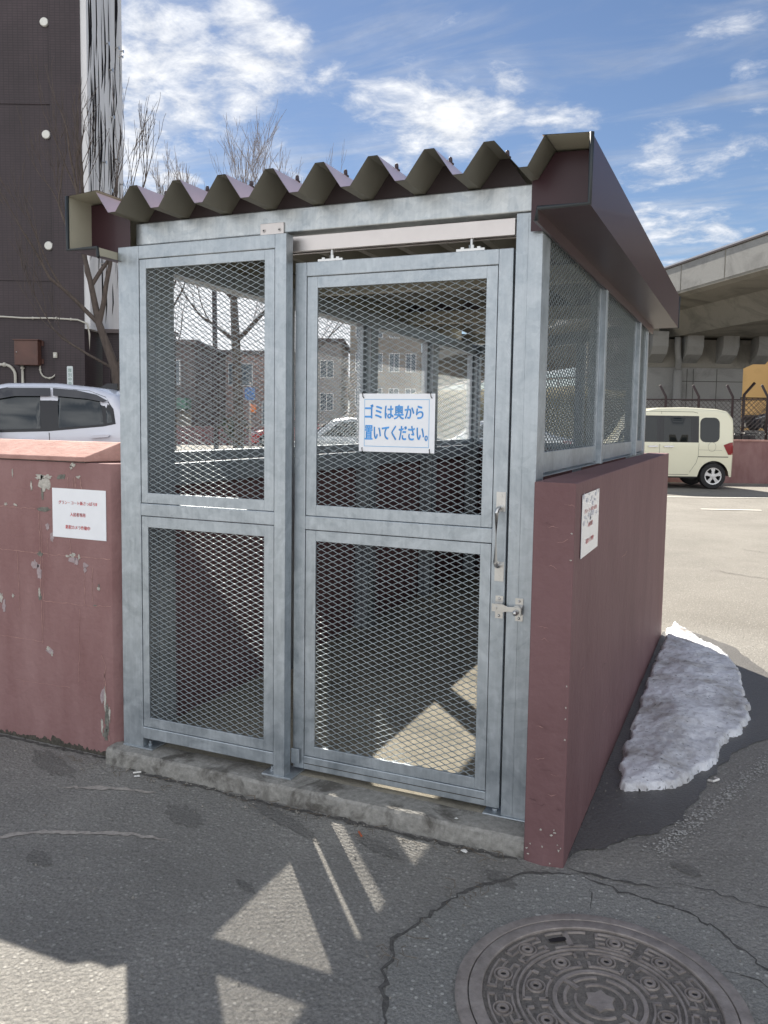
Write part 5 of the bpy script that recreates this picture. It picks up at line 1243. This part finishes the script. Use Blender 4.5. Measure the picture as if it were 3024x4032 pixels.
# box, conduits, outlet and address plate on the tower face
eb = thing('electric_box', 'rusty brown electric cabinet on the dark tower wall', 'cabinet', W(-7.49, TB - .1, 2.7), YAW)
mb = MB(); obb(mb, -7.73, -7.25, TB - .18, TB - .002, 2.44, 2.94); mb.build('cabinet', M['box_brown'], eb, bevel=.01)
mb = MB(); obb(mb, -7.75, -7.23, TB - .20, TB - .002, 2.941, 2.96); mb.build('rain_hood', M['box_brown'], eb)
mb = MB(); mb.sphere(W(-7.68, TB - .182, 2.70), .012, 6); mb.build('lock', M['stainless'], eb)
for a, z in ((-7.77, 2.84), (-7.77, 2.48), (-7.22, 2.84), (-7.22, 2.48)):
    mb = MB(); obb(mb, a - .02, a + .02, TB - .03, TB - .002, z, z + .1); mb.build('mounting_lug', M['box_brown'], eb)
def pipe(name, label, pts, r, clips, cat='conduit'):
    t = thing(name, label, cat, pts[0]); mb = MB(); mb.tube(pts, r, 8); mb.build('tube', M['conduit'], t, smooth=True)
    for c in clips:
        mb = MB(); c = Vector(c); mb.bar(c - RH * r * 3, c + RH * r * 3, .02, r * 2.3) if False else mb.sphere(c, r * 1.6, 6); mb.build('clip', M['conduit'], t)
    return t
Bf = TB - .035
arc = lambda a, z, r, a0, a1, b=Bf: [W(a + r * math.cos(R(a0 + (a1 - a0) * k / 8)), b, z + r * math.sin(R(a0 + (a1 - a0) * k / 8))) for k in range(9)]
pipe('conduit', 'cream conduit running level across the dark tower wall', [W(-9.5, Bf, 3.42), W(-8, Bf, 3.42), W(-7.6, Bf, 3.40), W(-7.0, Bf - .04, 3.40), W(-6.45, Bf - .08, 3.37), W(-6.27, Bf - .06, 3.30), W(-6.25, Bf, 3.1), W(-6.25, Bf, 2.75)], .018, [W(-7.4, Bf, 3.40), W(-6.9, Bf - .05, 3.40), W(-6.6, Bf - .07, 3.38)])
pipe('conduit', 'thick cream pipe bending down left of the electric cabinet', [W(-9, Bf, 2.45), W(-8.05, Bf, 2.45)] + arc(-8.0, 2.23, .22, 90, 0) + [W(-7.78, Bf, .4)], .03, [W(-8.0, Bf, 2.45)])
pipe('conduit', 'straight cream pipe dropping below the electric cabinet', [W(-7.63, Bf, 2.438), W(-7.63, Bf, .4)], .026, [W(-7.63, Bf, 2.39)])
pipe('conduit', 'looped cream pipe from the cabinet up to the outlet box', [W(-7.27, Bf, 2.438), W(-7.27, Bf, 2.36)] + arc(-7.10, 2.36, .17, 180, 360) + [W(-6.93, Bf, 2.62)], .016, [W(-7.27, Bf, 2.36), W(-7.08, Bf, 2.19), W(-6.93, Bf, 2.44)])
ou = thing('outlet_box', 'small grey outlet box on the tower wall right of the cabinet', 'outlet', W(-6.93, Bf, 2.66), YAW)
mb = MB(); obb(mb, -6.967, -6.893, TB - .12, TB - .071, 2.60, 2.71); mb.build('housing', M['conduit'], ou, bevel=.005)
mb = MB(); mb.lathe([(.02, 0), (.02, .004), (.0005, .004)], W(-6.93, TB - .1205, 2.655), -FH, 14); mb.build('socket', M['disc'], ou)
pl = thing('address_plate', 'tall white address plate with green characters on the tower corner', 'sign', W(-6.64, TB - .08, 2.1), YAW)
mb = MB(); mb.prism(rrect(-6.705, -6.585, 1.55, 2.44, .02), lambda a, b, t: W(a, t, b), TB - .078, TB - .0705); mb.build('plate', M['plate'], pl)
mb = MB()
for i, ch in enumerate('厚別中央5条5丁目'): text_mesh(mb, ch, .072 if ch not in '5' else .06, lambda u, v: W(-6.645 + u, TB - .0795, 2.35 - .088 * i + v))
mb.build('lettering', M['green_ink'], pl)

# background blocks across the lot
def block(name, label, a0, a1, b, dp, H, wall, roof=M['dgrey'], wins=(), base=-.3, extra=None):
    t = thing(name, label, 'building', W((a0 + a1) / 2, b, 0), YAW); bbox(t, 'wall', wall, a0, a1, b, b + dp, base, H); bbox(t, 'roof', roof, a0 - .2, a1 + .2, b - .2, b + dp + .2, H + .005, H + .3)
    for w in wins: window(t, *w, b)
    if extra: extra(t)
    return t
def ex1(t):
    bbox(t, 'canopy', M['green'], -20, -13.2, 52.2, 53.6, 2.0, 2.7); bbox(t, 'shopfront', M['beige'], -19, -13.3, 53.9, 53.99, -.1, 1.95)
block('flat_roof_building', 'dark brown flat roofed building with green canopy behind left mesh', -26, -13.1, 54, 10, 6.2, M['dgrey'], wins=[(-18.5, -16.5, 3.6, 5.2), (-15.8, -14.0, 3.6, 5.2)], extra=ex1)
block('brick_building', 'mauve brown building with one square white window behind left mesh', -13.4, -7.4, 64, 10, 6.4, M['mauve'], wins=[(-12.9, -11.0, 4.0, 5.7), (-10.3, -8.4, 1.0, 2.8)])
block('red_building', 'dark red building right of the trunk behind left mesh', -9.8, -5.6, 74, 10, 6.4, M['redbrick'], roof=M['grey'], wins=[(-9.2, -8, 3.4, 4.8), (-7.2, -6, 3.4, 4.8)])
block('office_building', 'grey building left of the pale block behind the door mesh', -6.4, -4.3, 66, 10, 7.6, M['grey'], wins=[(-6.0, -4.9, 4.8, 6.2), (-6.0, -4.9, 2.2, 3.6)])
block('apartment_block', 'pale beige apartment block behind the door mesh', -3.4, 1.9, 62, 10, 10.2, M['beige'], wins=[(-3.0 + 1.25 * i, -2.2 + 1.25 * i, z, z + 1.4) for i in range(4) for z in (2.5, 5.1, 7.6)])
bs = thing('road_sign', 'blue sign plate on a grey pole behind the left mesh', 'sign', W(-7.0, 40, 0), YAW)
mb = MB(); mb.cyl(W(-7.0, 40, -.1), W(-7.0, 40, 3.2), .04, 8); mb.build('pole', M['rail'], bs); bbox(bs, 'sign_plate', M['sign_blue'], -7.25, -6.75, 39.92, 39.95, 2.35, 2.95); bbox(bs, 'lower_plate', M['amber'], -6.95, -6.7, 39.92, 39.95, 1.75, 2.15)
mb = MB(); rnd = random.Random(9)
vs = []; na, nb = 60, 14
for j in range(nb + 1):
    for i in range(na + 1):
        a = -5 + 15 * i / na; b = 31 + 9 * j / nb; h = 2.9 * smooth(0, .45, j / nb) * (smooth(-4.5, 2.5, a)) * (1 - .0 * a) * (1 + .15 * mnoise.noise(Vector((a * .7, b * .7, 0)))) + .05 * mnoise.noise(Vector((a * 3, b * 3, 0)))
        vs.append(W(a, b, -.1 + max(0, h)))
mb.add(vs, [(j * (na + 1) + i, j * (na + 1) + i + 1, (j + 1) * (na + 1) + i + 1, (j + 1) * (na + 1) + i) for j in range(nb) for i in range(na)]); structure('grass_bank', mb, M['grass'], smooth=True)
gr = thing('guard_rail', 'pale guard rail running along the top of the grass bank', 'guard rail', W(2, 36, 2.7))
mb = MB(); mb.tube([W(-4, 35.5, .9), W(0, 35.6, 2.4), W(3, 35.7, 3.15), W(9, 35.7, 3.5)], .05, 6); mb.build('rail', M['rail'], gr, smooth=True)
for a, z in ((-3.2, 1.2), (-1.6, 1.82), (0, 2.4), (1.5, 2.78), (3, 3.15), (5, 3.27), (7, 3.38)):
    mb = MB(); mb.cyl(W(a, 35.65, z - 1.0), W(a, 35.65, z), .035, 6); mb.build('rail_post', M['rail'], gr)
sbk = thing('shrub', 'dark green shrub beyond the trunk behind the left mesh', 'shrub', W(-7.6, 39, 0)); mb = MB()
for i in range(420):
    d = Vector((rnd.gauss(0, 1), rnd.gauss(0, 1), rnd.gauss(0, 1))).normalized() * rnd.uniform(.25, 1.0); c = W(-7.6 + d.x * .75, 39 + d.y * .6, .95 + d.z * .75); e = Vector((rnd.gauss(0, 1), rnd.gauss(0, 1), rnd.gauss(0, 1))).normalized() * .09; g = Vector((rnd.gauss(0, 1), rnd.gauss(0, 1), rnd.gauss(0, 1))).normalized() * .09
    mb.add([c - e, c + g, c + e], [(0, 1, 2)])
mb.build('foliage', M['shrub'], sbk); mb = MB(); mb.tube([W(-7.6, 39, -.1), W(-7.6, 39, .9)], .05, 6); mb.build('stem', M['bark'], sbk)

# ------------------------------------------------------------------ pole and bare trees
po = thing('utility_pole', 'thin dark brown steel pole behind the left mesh bay', 'pole', W(-3.05, 14, 0)); mb = MB()
mb.tube([W(-3.02, 14, -.1), W(-3.06, 14, 4.3)], [.045, .038], 12); mb.build('shaft', M['fence'], po, smooth=True)
mb = MB(); mb.lathe([(.075, 0), (.075, .25), (.05, .3)], W(-3.02, 14, -.05), n=12); mb.build('pole_foot', M['fence'], po)
def tree(name, label, base, limbs, seed, depth=5, twig=.004, up=.25, spread=.5, ratio=.74, kids=(2, 3), bark=None):
    rnd = random.Random(seed); t = thing(name, label, 'tree', base, 0, 'bare trees behind the shelter'); tr = MB(); cr = MB()
    def grow(p, d, L, r, lv):
        n = 4; pts = [p]; rs = [r]; q = p.copy(); dd = d.copy()
        for i in range(n):
            dd = (dd + Vector((rnd.gauss(0, .10), rnd.gauss(0, .10), rnd.gauss(0, .06) + up * .12))).normalized(); q = q + dd * (L / n); pts.append(q.copy()); rs.append(max(twig * .6, r * (1 - .35 * (i + 1) / n)))
        (tr if lv >= depth - 1 else cr).tube(pts, rs, 7 if lv >= depth - 1 else (5 if lv > 1 else 3), cap=False)
        if lv == 0: return
        k = rnd.randint(*kids)
        for i in range(k):
            at_ = pts[-1] if i == 0 else pts[rnd.randint(1, n)]
            ax_ = Vector((rnd.gauss(0, 1), rnd.gauss(0, 1), rnd.gauss(0, .5))).normalized(); ang = rnd.uniform(.25, 1.0) * spread * (.5 if i == 0 else 1.2)
            nd = (dd + ax_ * math.tan(min(1.2, ang)) + Vector((0, 0, up))).normalized(); grow(at_, nd, L * rnd.uniform(ratio - .12, ratio + .1), max(twig, rs[-1] * (.82 if i == 0 else .6)), lv - 1)
    for (pts, rs, sprouts) in limbs:
        tr.tube([Vector(p) for p in pts], rs, 10)
        for (k, d, L, r) in sprouts: grow(Vector(pts[k]), (RH * d[0] + FH * d[1] + Vector((0, 0, d[2]))).normalized(), L, r, depth)
    tr.build('trunk', M['bark'], t, smooth=True); cr.build('crown', bark or M['bark_far'], t)
    return t
b_ = 12.0
T1 = [W(-3.86, b_, .3), W(-3.98, b_, 1.4), W(-4.05, b_, 2.1), W(-4.28, b_, 2.75), W(-4.42, b_ + .1, 3.3), W(-4.52, b_ + .1, 3.75)]
tree('bare_tree', 'leaning bare tree in front of the tower left of shelter', W(-3.86, b_, .25), [(T1, [.10, .085, .07, .052, .04, .032], [(5, (-.15, .1, 1), .9, .038), (5, (.12, 0, 1), .95, .035), (4, (-.5, .1, .8), .9, .032), (4, (.35, .1, .9), 1.0, .032), (3, (.22, 0, 1), 1.2, .04), (3, (-.7, 0, .55), .9, .035), (2, (.3, .2, .8), 1.1, .03), (2, (-.8, -.1, .5), .9, .022), (5, (-.5, 0, 1), .8, .025)])], 4, 4, .004, .44, .42, bark=M['bark'])
b_ = 16.0
T2 = [W(-3.02, b_, -.1), W(-3.02, b_, 1.5), W(-3.08, b_, 2.9), W(-3.12, b_, 3.7)]
tree('bare_tree', 'upright bare tree behind the shelter with its crown above the roof', W(-3.02, b_, -.1), [(T2, [.115, .10, .088, .07], [(3, (-.35, 0, 1), .95, .04), (3, (.32, .1, 1), .92, .038), (3, (-.05, -.2, 1), 1.05, .04), (2, (.75, 0, .45), .95, .05), (2, (-.8, .1, .55), .95, .038), (3, (-.8, .1, .9), .95, .032), (3, (.85, -.1, .9), .95, .032), (3, (-1.2, 0, .8), .9, .026), (3, (1.2, 0, .8), .9, .026), (3, (.1, .5, 1), .95, .03)])], 11, 5, .0038, .34, .55, .76, (2, 3))
b_ = 19.0
T3 = [W(-5.3, b_, -.1), W(-5.35, b_, 2.2), W(-5.3, b_, 3.6)]
tree('bare_tree', 'thin bare tree with upright twigs between tower and taller crown', W(-5.3, b_, -.1), [(T3, [.11, .09, .07], [(2, (-.2, 0, 1), .98, .04), (2, (.2, 0, 1), .95, .04), (2, (.0, .2, 1), 1.0, .04), (1, (-.5, 0, 1), 1.0, .03), (1, (.5, 0, 1), 1.0, .03), (2, (.6, 0, 1), .9, .03)])], 23, 4, .0038, .50, .34, .78, (2, 3))

b_ = 20.0
T4 = [W(-2.75, b_, -.1), W(-2.8, b_, 2.4), W(-2.75, b_, 4.1)]
tree('bare_tree', 'slender bare tree right of the taller crown behind the shelter roof', W(-2.75, b_, -.1), [(T4, [.10, .085, .06], [(2, (-.3, 0, 1), 1.25, .036), (2, (.35, 0, 1), 1.25, .036), (2, (.0, .2, 1), 1.35, .036), (2, (-.9, 0, .9), 1.25, .028), (2, (.9, 0, .9), 1.25, .028), (1, (.9, .2, .8), 1.4, .03)])], 37, 4, .0042, .45, .42, .78, (2, 3))
